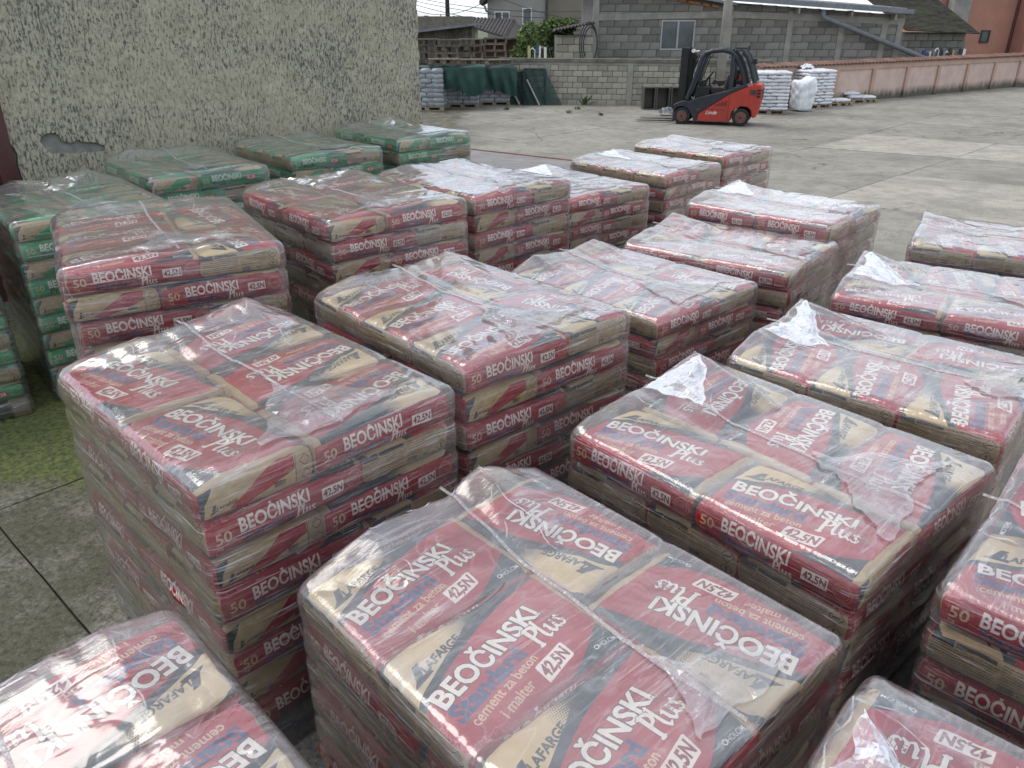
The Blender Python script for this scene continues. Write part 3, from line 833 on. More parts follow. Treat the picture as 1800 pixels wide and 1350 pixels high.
# ------------------------------------------------------------------ ground: base sheet and cast concrete slabs
GA = math.radians(48)
GU = Vector((math.cos(GA), math.sin(GA))); GN = Vector((-math.sin(GA), math.cos(GA)))
def concrete_material(name, base, moss=True):
    t = NT(name)
    v = t.n('ShaderNodeNewGeometry').outputs['Position']
    big = t.noise(v, 0.5, 6, 0.6); mid = t.noise(v, 3.2, 8, 0.68); fine = t.noise(v, 58, 4, 0.62)
    lo = tuple(c * 0.62 for c in base); hi = tuple(c * 1.22 for c in base)
    c = t.ramp(big, [(0.3, lo), (0.5, base), (0.72, hi)])
    c = t.mix(t.ramp(mid, [(0.45, 0.0), (0.62, 0.55)]), c, tuple(x * .52 for x in base))
    c = t.mix(t.ramp(fine, [(0.38, 0.7), (0.47, 0.0)]), c, tuple(x * .34 for x in base))
    c = t.mix(t.ramp(fine, [(0.60, 0.0), (0.68, 0.6)]), c, tuple(min(1, x * 1.9) for x in base))
    ck = t.n('ShaderNodeTexVoronoi', {'Vector': t.n('ShaderNodeVectorMath', {0: v, 1: t.n('ShaderNodeTexNoise', {'Vector': v, 'Scale': 1.3, 'Detail': 6.0}).outputs['Color']}, operation='ADD').outputs[0], 'Scale': 0.33}, feature='DISTANCE_TO_EDGE').outputs['Distance']
    ckm = t.math('MULTIPLY', t.ramp(ck, [(0.0, 1.0), (0.008, 0.0)]), t.ramp(t.noise(v, .35, 2), [(0.48, 0.0), (0.56, 1.0)]))
    c = t.mix(ckm, c, (0.05, 0.048, 0.04))
    if moss:
        sp = t.n('ShaderNodeSeparateXYZ', {0: v})
        # damp corner in the lee of the left building: moss grows between the stacks and the wall
        dx = t.n('ShaderNodeMapRange', {0: sp.outputs[0], 1: -0.6, 2: -2.6, 3: 0.0, 4: 1.0}).outputs[0]
        dy = t.n('ShaderNodeMapRange', {0: sp.outputs[1], 1: 9.0, 2: 4.0, 3: 0.0, 4: 1.0}).outputs[0]
        mk = t.math('MULTIPLY', dx, dy)
        near = t.n('ShaderNodeMapRange', {0: sp.outputs[1], 1: 3.45, 2: 3.95, 3: -0.12, 4: 0.36}).outputs[0]
        f = t.ramp(t.math('ADD', t.math('MULTIPLY', t.noise(v, 2.6, 9, 0.72), mk), t.math('MULTIPLY', near, mk)), [(0.42, 0.0), (0.62, 1.0)])
        gcol = t.ramp(t.noise(v, 24, 5, .7), [(0.35, (0.045, 0.065, 0.012)), (0.65, (0.17, 0.21, 0.025))])
        c = t.mix(t.math('MULTIPLY', f, 0.85), c, gcol)
        mk2 = t.n('ShaderNodeMapRange', {0: sp.outputs[0], 1: -0.4, 2: -1.8, 3: 0.0, 4: 1.0}).outputs[0]
        blk = t.ramp(t.math('MULTIPLY', t.noise(v, 3.2, 9, .72), mk2), [(0.30, 0.0), (0.52, .85)])
        blk = t.math('MULTIPLY', blk, t.math('SUBTRACT', 1.0, t.math('MULTIPLY', f, 0.8)))
        c = t.mix(blk, c, (0.085, 0.082, 0.05))
        grit = t.math('MULTIPLY', t.ramp(t.noise(v, 30, 7, 0.8), [(0.42, 1.0), (0.52, 0.0)]), t.math('MULTIPLY', mk2, 0.75))
        c = t.mix(grit, c, (0.045, 0.045, 0.03))
        gl2 = t.math('MULTIPLY', t.ramp(t.noise(v, 75, 4, 0.7), [(0.62, 0.0), (0.68, 1.0)]), t.math('MULTIPLY', mk2, 0.6))
        c = t.mix(gl2, c, (0.38, 0.36, 0.29))
    h = t.math('ADD', t.math('MULTIPLY', fine, 0.7), t.math('MULTIPLY', mid, 0.8))
    t.bsdf(c, 0.88, t.bump(h, 0.6, 0.012), 0.0, 0.3)
    return t.m
M_CONC = concrete_material('worn_concrete', (0.29, 0.272, 0.235))
M_CONC_L = concrete_material('pale_concrete', (0.385, 0.36, 0.305), False)
M_CONC_D = concrete_material('dark_concrete', (0.26, 0.24, 0.205), False)
M_JOINT = mat_basic('joint_dirt', (0.09, 0.085, 0.06), 0.95, 0.4, 5, 0.6)

def sheet(name, x0, x1, y0, y1, nx, ny, dz, mat):
    vs = []; fs = []
    xs = np.linspace(x0, x1, nx); ys = np.linspace(y0, y1, ny)
    for y in ys:
        for x in xs: vs.append((x, y, gz(x, y) + dz))
    for j in range(ny - 1):
        for i in range(nx - 1): a = j * nx + i; fs.append((a, a + 1, a + 1 + nx, a + nx))
    me = bpy.data.meshes.new(name); me.from_pydata(vs, [], fs); me.materials.append(mat)
    me.polygons.foreach_set('use_smooth', [True] * len(fs)); return me
yard = link('ground', sheet('ground', -60, 60, -12, 60, 3, 120, -0.035, M_JOINT)); tag(yard, kind='structure')
far = link('terrain', quad('terrain', [(-700, -300, -.47), (700, -300, -.47), (700, 1200, -.47), (-700, 1200, -.47)], mat_basic('field', (0.10, 0.12, 0.06), 0.95, .4, .3, 0)))
tag(far, kind='structure')
SU, SV = 3.65, 3.1
slab_rng = random.Random(3)
for iu in range(-3, 12):
    for iv in range(-11, 9):
        u0 = 0.66 + iu * SU; v0 = 4.3 + iv * SV
        # the u axis runs up-left of the picture (normal of the long joints), v along GN
        du = Vector((math.cos(GA - math.pi / 2), math.sin(GA - math.pi / 2)))
        def W(u, v):      # u measured along GU, v along GN
            return Vector((GU.x * u + GN.x * v, GU.y * u + GN.y * v))
        c = W(u0 + SU / 2, v0 + SV / 2)
        if c.y > 42 or c.y < -3 or abs(c.x) > 0.72 * c.y + 5: continue
        n = 9 if c.length < 12 else 4
        us = np.linspace(u0 + .0055, u0 + SU - .0055, n); vv = np.linspace(v0 + .005, v0 + SV - .005, n)
        vs = []; fs = []
        dzs = slab_rng.uniform(-.004, .004); tx, ty = slab_rng.uniform(-.0015, .0015), slab_rng.uniform(-.0015, .0015)
        for a in range(n):
            for b in range(n):
                e = (a in (0, n - 1)) or (b in (0, n - 1))
                p = W(us[a] + (slab_rng.uniform(-.004, .004) if e else 0), vv[b] + (slab_rng.uniform(-.004, .004) if e else 0))
                vs.append((p.x, p.y, gz(p.x, p.y) - (.004 if e else 0) + dzs + tx * (us[a] - us[0]) + ty * (vv[b] - vv[0])))
        for a in range(n - 1):
            for b in range(n - 1): q = a * n + b; fs.append((q, q + n, q + n + 1, q + 1))
        ring = [b for b in range(n)] + [a * n + n - 1 for a in range(1, n)] + [(n - 1) * n + b for b in range(n - 2, -1, -1)] + [a * n for a in range(n - 2, 0, -1)]
        base = len(vs)
        for r_ in ring: vs.append((vs[r_][0], vs[r_][1], vs[r_][2] - .05))
        for i in range(len(ring)): j = (i + 1) % len(ring); fs.append((ring[i], ring[j], base + j, base + i))
        mat = M_CONC
        if iu == 5 and iv < 1: mat = M_CONC_L
        if iu == 3 and iv in (-1, -2): mat = M_CONC_L
        if iu == 2 and iv in (0,): mat = M_CONC_D
        me = bpy.data.meshes.new('concrete_slab'); me.from_pydata(vs, [], fs); me.materials.append(mat)
        bm = bmesh.new(); bm.from_mesh(me); bmesh.ops.recalc_face_normals(bm, faces=bm.faces); bm.to_mesh(me); bm.free()
        link('concrete_slab', me, yard)

# ------------------------------------------------------------------ the rough plastered building at left
WR = Vector((-1.17, 10.42)); WS = Vector((-4.52, 6.80))
wd = (WR - WS); WLEN = wd.length; WANG = math.atan2(wd.y, wd.x); wd.normalize()
bld = empty('plastered_building', (WS.x, WS.y, 0), WANG)
tag(bld, 'building with rough cream plaster pitted black and a broken plaster patch low at the left', 'building')
def wall_px(px, py):                       # pixel -> (along wall, height)
    r = ray(px, py); nrm = Vector((wd.y, -wd.x))
    k = (WS.x * nrm.x + WS.y * nrm.y) / (r.x * nrm.x + r.y * nrm.y)
    p = Vector((r.x * k, r.y * k)); return ((p - WS).dot(wd), CAM_H + r.z * k)
def plaster_material():
    t = NT('rough_pitted_plaster')
    v = t.coords('Object', (1, 1, 1))
    vv = t.coords('Object', (1, 1, 0.42))
    pit = t.noise(t.coords('Object', (1, 1, .55)), 40, 9, 0.8, 0.8); pit2 = t.noise(t.coords('Object', (1, 1, .22)), 60, 5, 0.7, 0.3); big = t.noise(v, 0.9, 6, 0.65); mid = t.noise(v, 5, 5, .6)
    h = t.math('ADD', t.math('MULTIPLY', pit, 0.62), t.math('MULTIPLY', pit2, 0.38))
    c = t.ramp(mid, [(0.3, (0.37, 0.345, 0.255)), (0.7, (0.50, 0.47, 0.36))])
    grey = t.ramp(big, [(0.45, 0.0), (0.65, 0.6)])
    c = t.mix(grey, c, (0.36, 0.35, 0.30))
    thr = t.math('ADD', h, t.math('MULTIPLY', t.math('SUBTRACT', 0.5, big), 0.22))
    dk = t.ramp(thr, [(0.442, 1.0), (0.462, 0.0)])
    c = t.mix(dk, c, (0.07, 0.072, 0.068))
    dk2 = t.ramp(thr, [(0.455, 0.65), (0.495, 0.0)])
    c = t.mix(dk2, c, (0.16, 0.16, 0.13))
    nb = t.bump(t.ramp(h, [(0.41, 0.0), (0.50, 1.0)]), 0.55, 0.02)
    t.bsdf(c, 0.92, nb, 0.0, 0.2)
    return t.m
M_PLASTER = plaster_material()
M_RENDER = mat_basic('bare_grey_render', (0.22, 0.22, 0.205), 0.95, 0.35, 8, 0.8, bscale=40)
WH = 6.0
X0 = wall_px(11, 232)[0]
MB().box(((WLEN + X0) / 2, 0.20, WH / 2 - .3), (WLEN - X0, 0.34, WH + .6)).build('masonry', M_RENDER, bld)
MB().box((WLEN - .15, 4.2, WH / 2 - .3), (0.3, 7.6, WH + .6)).build('side_wall', M_RENDER, bld)
# plaster coat with broken-out patches
def blob(cx, cz, pts): return [(cx + a, cz + b) for a, b in pts]
holes = []
hp = [(72, 240), (84, 236), (97, 233), (104, 239), (112, 249), (124, 252), (134, 246), (150, 249), (170, 251), (184, 256), (186, 265), (170, 268), (150, 268), (128, 270), (108, 271), (92, 270), (80, 262), (70, 250)]
holes.append([wall_px(*p) for p in hp])
bm = bmesh.new()
def loop(pts):
    vs = [bm.verts.new((a, 0.0, b)) for a, b in pts]
    return [bm.edges.new((vs[i], vs[(i + 1) % len(vs)])) for i in range(len(vs))]
lr = random.Random(5)
h2 = [wall_px(*p) for p in [(19, 258), (26, 262), (31, 271), (32, 290)]]
left_edge = [(0.0, -.2), ] 
outer = [(X0 + .06, -.25)] + [(max(X0 + .02, x), z) for x, z in reversed(h2)] + [(X0 + .01, h2[0][1] + .03)]
k = h2[0][1] + .5
while k < WH: outer.append((X0 + lr.uniform(0, .01), k)); k += .6
outer += [(X0, WH)]
right = []
z = -.25
while z < WH: right.append((WLEN + .02 + lr.uniform(-.022, .012), z)); z += 0.11
outer = outer + [(WLEN + .02, WH)] + right[::-1]
ed = loop(outer)
def rough(pts, amp=.008):
    out = []
    for i in range(len(pts)):
        a, b = Vector(pts[i]), Vector(pts[(i + 1) % len(pts)])
        m = max(1, int((b - a).length / .02))
        for k in range(m): q = a.lerp(b, k / m); out.append((q.x + lr.uniform(-amp, amp), q.y + lr.uniform(-amp, amp)))
    return out
for h in holes: ed += loop(rough(h))
r_ = bmesh.ops.triangle_fill(bm, use_beauty=True, use_dissolve=False, edges=ed)
fcs = [g for g in r_['geom'] if isinstance(g, bmesh.types.BMFace)]
ex = bmesh.ops.extrude_face_region(bm, geom=fcs)
for g in ex['geom']:
    if isinstance(g, bmesh.types.BMVert): g.co.y += 0.033
bmesh.ops.recalc_face_normals(bm, faces=bm.faces)
me = bpy.data.meshes.new('plaster_coat'); bm.to_mesh(me); bm.free(); me.materials.append(M_PLASTER)
link('plaster_coat', me, bld)
M_DOOR = mat_basic('dark_red_metal', (0.075, 0.025, 0.025), 0.45, 0.3, 4, 0.1)
dm = MB(); dm.box((X0 - .07, 0.02, 2.1), (.14, .12, 4.2)); dm.build('door_frame', M_DOOR, bld)
MB().box((X0 - .74, 0.10, 2.1), (1.2, .05, 4.2)).build('door', M_DOOR, bld)
MB().box((X0 - .66, 0.2, 5.1), (1.32, .34, 1.8)).build('lintel_wall', M_PLASTER, bld)
# dark steel threshold strip lying in the yard beyond the green stacks
a, b, c, d = [atg(*p) for p in ((812, 262), (1006, 284), (1008, 306), (824, 292))]
th = MB(); th.add([(p.x, p.y, p.z + .012) for p in (a, b, c, d)] + [(p.x, p.y, p.z - .02) for p in (a, b, c, d)],
       [(0, 1, 2, 3), (7, 6, 5, 4), (0, 4, 5, 1), (1, 5, 6, 2), (2, 6, 7, 3), (3, 7, 4, 0)])
wb = empty('weighbridge_plate', (0, 0, 0)); tag(wb, kind='structure')
th.build('steel_plate', mat_basic('worn_steel_plate', (0.20, 0.185, 0.18), 0.6, .25, 3, .3), wb)
rm = MB()
for p, q in ((a, b),): rm.tube([p + Vector((0, 0, .02)), q + Vector((0, 0, .02))], .018, 6)
rm.build('rusty_edge', mat_basic('rusty_red_steel', (0.22, 0.09, 0.07), .7, .4, 5, .4), wb)

# ------------------------------------------------------------------ block masonry helper
BLK = {}
def block_mesh(w, h, d, mat, key):
    if key not in BLK: BLK[key] = MB().box((0, 0, 0), (w, d, h)).mesh('concrete_block', mat, bevel=min(w, h) * .05)
    return BLK[key]
def masonry(parent, length, zfun, z0, bw, bh, mat, key, depth=.16, skip=None, seed=1, y=0.0, cuts=(), name='concrete_block', jit=.01):
    """courses of separate blocks on the local xz plane of the parent; blocks are cut to fit round columns and openings"""
    r = random.Random(seed); me = block_mesh(bw - .013, bh - .013, depth, mat, key); row = 0; z = z0 + bh / 2
    zt = max(zfun(x) for x in np.linspace(0, length, 30))
    while z < zt:
        x = bw / 2 if row % 2 == 0 else 0.0
        while x - bw / 2 < length - .02:
            segs = [(max(x - bw / 2, 0), min(x + bw / 2, length))]
            for c0, c1, z0_, z1_ in cuts:
                if z0_ - bh * .3 < z < z1_ + bh * .3:
                    segs = [q for a, b in segs for q in ((a, min(b, c0)), (max(a, c1), b)) if q[1] - q[0] > .07]
            for l0, l1 in segs:
                xc = (l0 + l1) / 2; w = l1 - l0; top = zfun(xc); hh = min(1.0, (top - (z - bh / 2)) / bh)
                if w < .07 or hh < .25 or (skip and skip(xc, z)): continue
                link(name, me, parent, (xc, y + r.uniform(-jit, jit), z - bh * (1 - hh) / 2), (0, 0, r.uniform(-.01, .01)), (w / bw, 1, hh))
            x += bw
        z += bh; row += 1
M_BLK_OLD = mat_basic('old_grey_block', (0.36, 0.34, 0.28), 0.95, 0.25, 3, 0.6, dirt=(0.20, 0.19, 0.16), rnd=0.45)
M_BLK = mat_basic('grey_concrete_block', (0.205, 0.198, 0.18), 0.95, 0.3, 3, 0.7, dirt=(0.14, 0.135, 0.12), rnd=0.45)
M_MORTAR = mat_basic('mortar', (0.23, 0.22, 0.195), 0.95, 0.25, 6, 0.5)
M_CAST = mat_basic('cast_concrete', (0.30, 0.29, 0.26), 0.95, 0.2, 2.5, 0.4, dirt=(0.2, 0.19, 0.17))
M_CAP = mat_basic('stained_coping', (0.16, 0.145, 0.12), 0.95, 0.35, 3, 0.5)
M_BRICK = mat_basic('orange_hollow_brick', (0.36, 0.15, 0.08), 0.9, 0.25, 5, 0.5, rnd=.3)

# yard wall of old blocks
A = atg(880, 181); B = atg(1345, 190)
A.z = B.z = gz(A.x, A.y)
def wall_frame(A, B): v = B - A; return v.length, math.atan2(v.y, v.x)
LW, AW = wall_frame(A, B)
yw = empty('block_wall', A, AW); tag(yw, 'low yard wall of weathered grey blocks with a dark coping behind the forklift', 'wall')
ht = 1.46
MB().box((LW / 2, .105, ht / 2 - .1), (LW, .15, ht + .1)).build('wall_core', M_MORTAR, yw)
MB().box((LW / 2, .08, ht + .045), (LW + .1, .40, .11)).build('coping', M_CAP, yw)
MB().box((LW / 2, .07, ht - .06), (LW, .26, .10)).build('ring_beam', M_CAST, yw)
def wx(px, Y=30.5):                        # position along the yard wall of a picture column
    r = ray(px, 150); n = Vector((math.sin(AW), -math.cos(AW))); k = (A.x * n.x + A.y * n.y) / (r.x * n.x + r.y * n.y)
    return (Vector((r.x * k, r.y * k)) - Vector((A.x, A.y))).dot(Vector((math.cos(AW), math.sin(AW))))
posts = [wx(962), wx(1107), wx(1262)]
for p in posts: MB().box((p, .05, ht / 2 - .06), (.20, .24, ht - .10)).build('concrete_pier', M_CAST, yw)
masonry(yw, LW, lambda x: ht - .1, -.02, .36, .196, M_BLK_OLD, 'old', .14, None, 2, .03, [(p - .1, p + .1, -1, 9) for p in posts])

# pink wall with tiled coping
A2 = atg(1530, 175.5); B2 = atg(1800, 151.5); dv = (B2 - A2).normalized()
k = 0
P0 = A2 - dv * 6.9; P1 = B2 + dv * 10
P0.z = P1.z = gz(A2.x, A2.y)
LP, AP = wall_frame(P0, P1)
pw = empty('pink_wall', P0, AP); tag(pw, 'long low salmon pink boundary wall with clay tile coping running off to the right', 'wall')
def pink_material(name, base):
    t = NT(name); v = t.coords()
    c = t.ramp(t.noise(v, 2, 5, .6), [(0.3, tuple(x * .85 for x in base)), (0.7, tuple(x * 1.08 for x in base))])
    sp = t.n('ShaderNodeSeparateXYZ', {0: v})
    dn = t.n('ShaderNodeMapRange', {0: sp.outputs[2], 1: 0.75, 2: 0.0, 3: 0.0, 4: 1.0}).outputs[0]
    f = t.ramp(t.math('MULTIPLY', dn, t.math('ADD', t.noise(t.coords('Object', (1, 1, .35)), 3.5, 8, .7), 0.25)), [(0.34, 0.0), (0.62, 0.92)])
    c = t.mix(f, c, (0.075, 0.08, 0.055))
    t.bsdf(c, .9, t.bump(t.noise(v, 25, 4, .7), .3, .01), 0, .2); return t.m
M_PINK = pink_material('pink_render', (0.58, 0.44, 0.385)); M_PINKD = pink_material('darker_pink_trim', (0.48, 0.335, 0.27))
hp_ = aty(1530, 107.5, A2.y).z - A2.z - .06
MB().box((LP / 2, .12, hp_ / 2 - .1), (LP, .2, hp_ + .2)).build('wall_panel', M_PINK, pw)
MB().box((LP / 2, .10, hp_ - .1), (LP, .27, .2)).build('top_band', M_PINKD, pw)
x = 0.0
xa = (A2 - P0).length
for i in range(-3, 9): 
    px_ = xa - .12 + i * 2.35
    if 0 < px_ < LP: MB().box((px_, .09, hp_ / 2 - .15), (.20, .28, hp_ - .1)).build('pier', M_PINKD, pw)
tm = MB()
M_TILE = mat_basic('clay_roof_tile', (0.20, 0.105, 0.075), 0.85, 0.35, 4, 0.5, dirt=(0.07, 0.06, 0.05), rnd=.5)
n = 6; arc = [(math.cos(math.pi * i / n) * .105, math.sin(math.pi * i / n) * .07) for i in range(n + 1)]
inn = [(a * .84, b * .78) for a, b in arc[::-1]]
TILE = MB().prism(arc + inn, -.21, .21, 'y').mesh('clay_tile', M_TILE)
TILE_F = MB().box((0, 0, 0), (.22, .4, .03)).mesh('coping_bed', M_TILE)
nt = int(LP / .225)
MB().box((LP / 2, .10, hp_ + .015), (LP, .42, .03)).build('coping_bed', M_CAP, pw)
for i in range(min(nt, 290)): link('clay_tile', TILE, pw, (.1 + i * .225, .08, hp_ + .034), (math.radians(12), rng.uniform(-.03, .03), rng.uniform(-.04, .04)))

# ------------------------------------------------------------------ buildings behind the yard wall
M_GUTTER = mat_basic('grey_galvanised_sheet', (0.19, 0.205, 0.22), 0.7, .2, 4, .1, spec=.25)
M_WHITE = mat_basic('white_frame', (0.70, 0.70, 0.68), 0.5, .08, 5, .05)
M_DARK = mat_basic('dark_steel', (0.035, 0.037, 0.04), 0.55, .3, 6, .1)
M_GFRAME = mat_basic('grey_window_frame', (.34, .35, .36), .5, .1, 5, .05)
def glass_mat(name, col, rough=.08):
    t = NT(name); v = t.coords()
    c = t.ramp(t.noise(v, 1.3, 3, .5), [(0.35, tuple(x * .6 for x in col)), (.65, col)])
    t.bsdf(c, rough, None, 0, .7); return t.m
M_GLASS = glass_mat('window_glass', (0.10, 0.12, 0.13))
M_CURT = mat_basic('pale_curtain', (0.34, 0.33, 0.30), .9, .2, 12, .3)

def window(parent, x, z, w, h, y=-.03, mull=1, mat_f=None, curtain=True):
    f = MB(); t = .06; mf = mat_f or M_WHITE
    f.box((x, y, z + h / 2 - t / 2), (w, .08, t)).box((x, y, z - h / 2 + t / 2), (w, .08, t))
    for s in (-1, 1): f.box((x + s * (w / 2 - t / 2), y, z), (t, .08, h - 2 * t))
    for i in range(mull): f.box((x - w / 2 + w * (i + 1) / (mull + 1), y, z), (t * 1.2, .078, h - 2 * t))
    fr = f.build('window', mf, parent)
    pn = w / (mull + 1)
    for i in range(mull + 1):
        MB().box((x - w / 2 + pn * (i + .5), y + .01, z), (pn - t * 1.1, .012, h - 2 * t)).build('pane', M_GLASS, fr)
    return fr

# unfinished block building
YB = 35.0
p0 = aty(1041, 60, YB)
bx0 = p0.x; 
def bpx(px, py): p = aty(px, py, YB); return (p.x - bx0, p.z)
bb = empty('block_building', (bx0, YB, -.4), 0)
tag(bb, 'unfinished bare grey block building with a two pane window and a long slanted downpipe', 'building')
def BP(px, py): a, z = bpx(px, py); return a, z + .4
x1 = BP(1585, 60)[0]
prof = [(0, BP(1042, -14)[1]), (BP(1165, 0)[0], BP(1165, -7)[1]), (BP(1283, 0)[0], BP(1283, 12)[1]), (BP(1284, 0)[0], BP(1284, 4)[1]), (x1, BP(1585, 27)[1])]
def ztop(x): return float(np.interp(x, [a for a, _ in prof], [b for _, b in prof]))
MB().prism([(0, 0), (x1, 0)] + [(a, b) for a, b in reversed(prof)], .0, .3).build('wall_core', M_MORTAR, bb)
MB().box((.10, 3.0, ztop(0) / 2), (.2, 5.6, ztop(0) - .3)).build('side_wall', M_BLK, bb)
MB().box((x1 - .10, 3.0, ztop(x1) / 2), (.2, 5.6, ztop(x1) - .3)).build('side_wall', M_BLK, bb)
wA, wB = BP(1159, 88), BP(1223, 35); wcx, wcz, ww_, wh_ = (wA[0] + wB[0]) / 2, (wA[1] + wB[1]) / 2, wB[0] - wA[0], wB[1] - wA[1]
beam = lambda x: float(np.interp(x, [0, BP(1283, 0)[0], x1], [BP(1042, 31)[1], BP(1283, 25)[1], BP(1585, 38)[1]]))
cols = [BP(p, 60)[0] for p in (1046, 1280, 1386, 1477, 1552, 1579)]
def skip(x, z): return z < .95
cuts = [(c - .12, c + .12, -1, 99) for c in cols] + [(wcx - ww_ / 2, wcx + ww_ / 2, wcz - wh_ / 2, wcz + wh_ / 2)]
masonry(bb, x1, ztop, 0.0, .60, .285, M_BLK, 'new', .2, skip, 4, .06, cuts, jit=.012)
bmz = MB(); xs_ = [0, BP(1283, 0)[0], x1]
for a, b in zip(xs_, xs_[1:]): bmz.prism([(a, beam(a) - .12), (b, beam(b) - .12), (b, beam(b) + .12), (a, beam(a) + .12)], -.065, .12)
bmz.build('ring_beam', M_CAST, bb)
for c in cols: MB().box((c, .06, ztop(c) / 2 - .1), (.24, .236, ztop(c) - .1)).build('concrete_column', M_CAST, bb)
window(bb, wcx, wcz, ww_, wh_, -.02, 1, M_GFRAME)
# brick infill under the left roof edge, one brick at a time
brm = MB().box((0, 0, 0), (.30, .12, .10)).mesh('brick', M_BRICK, bevel=.008)
for px in list(range(1108, 1160, 16)) + list(range(1166, 1215, 16)) + list(range(1224, 1268, 16)):
    a, b = BP(px, 10); link('brick', brm, bb, (a, -.06, ztop(a) - .06), (0, .18, 0))
# roofs
e0, e1, e2 = BP(1020, -24), BP(1165, -12), BP(1290, 10)
rf = MB(); rf.prism([e0, e1, e2, (e2[0], e2[1] + .10), (e1[0], e1[1] + .10), (e0[0], e0[1] + .10)], -.5, 5.5); rf.build('sheet_roof', M_GUTTER, bb)
g0, g1 = BP(1282, 2), BP(1594, 25)
gt = MB(); gt.prism([g0, g1, (g1[0], g1[1] + .16), (g0[0], g0[1] + .16)], -.62, -.46); gt.build('gutter', M_GUTTER, bb)
rf = MB(); n = 26
for i in range(n):
    a = g0[0] + (g1[0] - g0[0]) * i / n; b = g0[0] + (g1[0] - g0[0]) * (i + 1) / n
    za = np.interp(a, [g0[0], g1[0]], [g0[1], g1[1]]) + .14; zb = np.interp(b, [g0[0], g1[0]], [g0[1], g1[1]]) + .14
    rf.add([(a, -.5, za), (b, -.5, zb), (b, 6, zb + .35), (a, 6, za + .35), (a, -.5, za - .04), (b, -.5, zb - .04), (b, 6, zb + .31), (a, 6, za + .31)], [(0, 1, 2, 3), (7, 6, 5, 4), (0, 4, 5, 1), (2, 6, 7, 3), (0, 3, 7, 4), (1, 5, 6, 2)])
    rf.add([(a - .03, -.5, za), (a + .03, -.5, za), (a + .03, 6, za + .35), (a - .03, 6, za + .35), (a - .03, -.5, za + .06), (a + .03, -.5, za + .06), (a + .03, 6, za + .41), (a - .03, 6, za + .41)], [(4, 5, 6, 7), (0, 4, 7, 3), (1, 2, 6, 5), (0, 1, 5, 4)])
rf.build('metal_roof', M_GUTTER, bb)
for px, py in ((1398, 19), (1490, 24), (1566, 30)):
    a, b = BP(px, py); MB().box((a, -.25, b), (.07, .5, .22)).build('gutter_bracket', M_CAST, bb)
q = [BP(1441, 18), BP(1441, 30), BP(1462, 38), BP(1620, 103)]
MB().tube([(a, -.42 + .03 * i, b) for i, (a, b) in enumerate(q)], .095, 8).build('downpipe', M_GUTTER, bb, smooth=True)

# lean-to at its left end
lt = empty('lean_to', (aty(978, 80, 33).x, 33, -.4)); tag(lt, 'small block lean-to with a ribbed roof left of the unfinished building', 'shed')
lw = aty(1042, 80, 33).x - aty(978, 80, 33).x; lh_ = aty(1000, 62, 33).z + .4
MB().box((lw / 2, 1.2, lh_ / 2), (lw, 2.2, lh_)).build('wall_core', M_MORTAR, lt)
masonry(lt, lw, lambda x: lh_, .6, .46, .27, M_BLK_OLD, 'lean', .16, None, 6, .05)
rz0, rz1 = aty(976, 56, 32.6).z + .4, aty(1042, 42, 32.6).z + .4
rb = MB()
for i in range(12):
    a = -.1 + (lw + .1) * i / 12; b = a + (lw + .1) / 12; za = np.interp(a, [-.1, lw], [rz0, rz1]); zb = np.interp(b, [-.1, lw], [rz0, rz1])
    rb.prism([(a, za), (a + (b - a) * .5, za + .07 + (zb - za) * .5), (b, zb), (b, zb + .04), (a + (b - a) * .5, za + .11 + (zb - za) * .5), (a, za + .04)], -.5, 2.2)
M_RIB = mat_basic('brown_grey_roof_sheet', (0.085, 0.078, 0.078), .85, .25, 3, .2, spec=.15)
rb.build('ribbed_roof', M_RIB, lt)
cb = MB()
for k in range(3):
    c0 = aty(1034, 78, 32.3); R0 = .62 - k * .07
    cb.tube([(c0.x - lt.location.x + R0 * .55 * math.cos(t) + .04 * k, -.75 + .03 * k, c0.z + .4 + R0 * 1.25 * math.sin(t)) for t in np.linspace(-1.1, 4.0, 22)], .028, 6)
hose = cb.build('hose_coil', M_DARK, None); hose.location = lt.location; tag(hose, 'black hose hung in a loop on the corner of the block building', 'hose')

# old dark tiled roof over a block wall, right of the block building
ot = empty('old_outbuilding', (aty(1584, 80, 38).x, 38, -.4)); tag(ot, 'outbuilding with a steep mossy dark tile roof beside the salmon house', 'building')
def OP(px, py, Y=38): p = aty(px, py, Y); return (p.x - ot.location.x, p.z + .4)
ow = OP(1695, 80)[0]; oz = OP(1600, 58)[1]
MB().box((ow / 2, 2.5, oz / 2), (ow, 4.8, oz)).build('wall_core', M_MORTAR, ot)
masonry(ot, ow, lambda x: oz, .8, .56, .30, M_BLK, 'out', .16, None, 8, .03)
M_OLDTILE = mat_basic('mossy_dark_tiles', (0.05, 0.047, 0.04), .95, .5, 3, .8, dirt=(.075, .08, .045), spec=.1)
ea, eb = Vector((OP(1584, 56)[0], -.5, OP(1584, 54)[1])), Vector((OP(1712, 60)[0], -.5, OP(1712, 60)[1]))
ra, rb_ = aty(1500, -20, 44) - ot.location, aty(1628, -16, 44) - ot.location
rt = MB(); nrow = 34
for i in range(nrow):
    s0, s1 = i / nrow, (i + 1) / nrow
    P = [ea.lerp(ra, s0), eb.lerp(rb_, s0), eb.lerp(rb_, s1), ea.lerp(ra, s1)]
    up = Vector((0, 0, .05)); up2 = Vector((0, 0, .03))
    rt.add([P[0] + up, P[1] + up, P[2] + up2, P[3] + up2, P[0], P[1], P[2] - up2, P[3] - up2], [(0, 1, 2, 3), (0, 4, 5, 1), (0, 3, 7, 4), (1, 5, 6, 2), (7, 6, 5, 4)])
rt.build('tiled_roof', M_OLDTILE, ot)

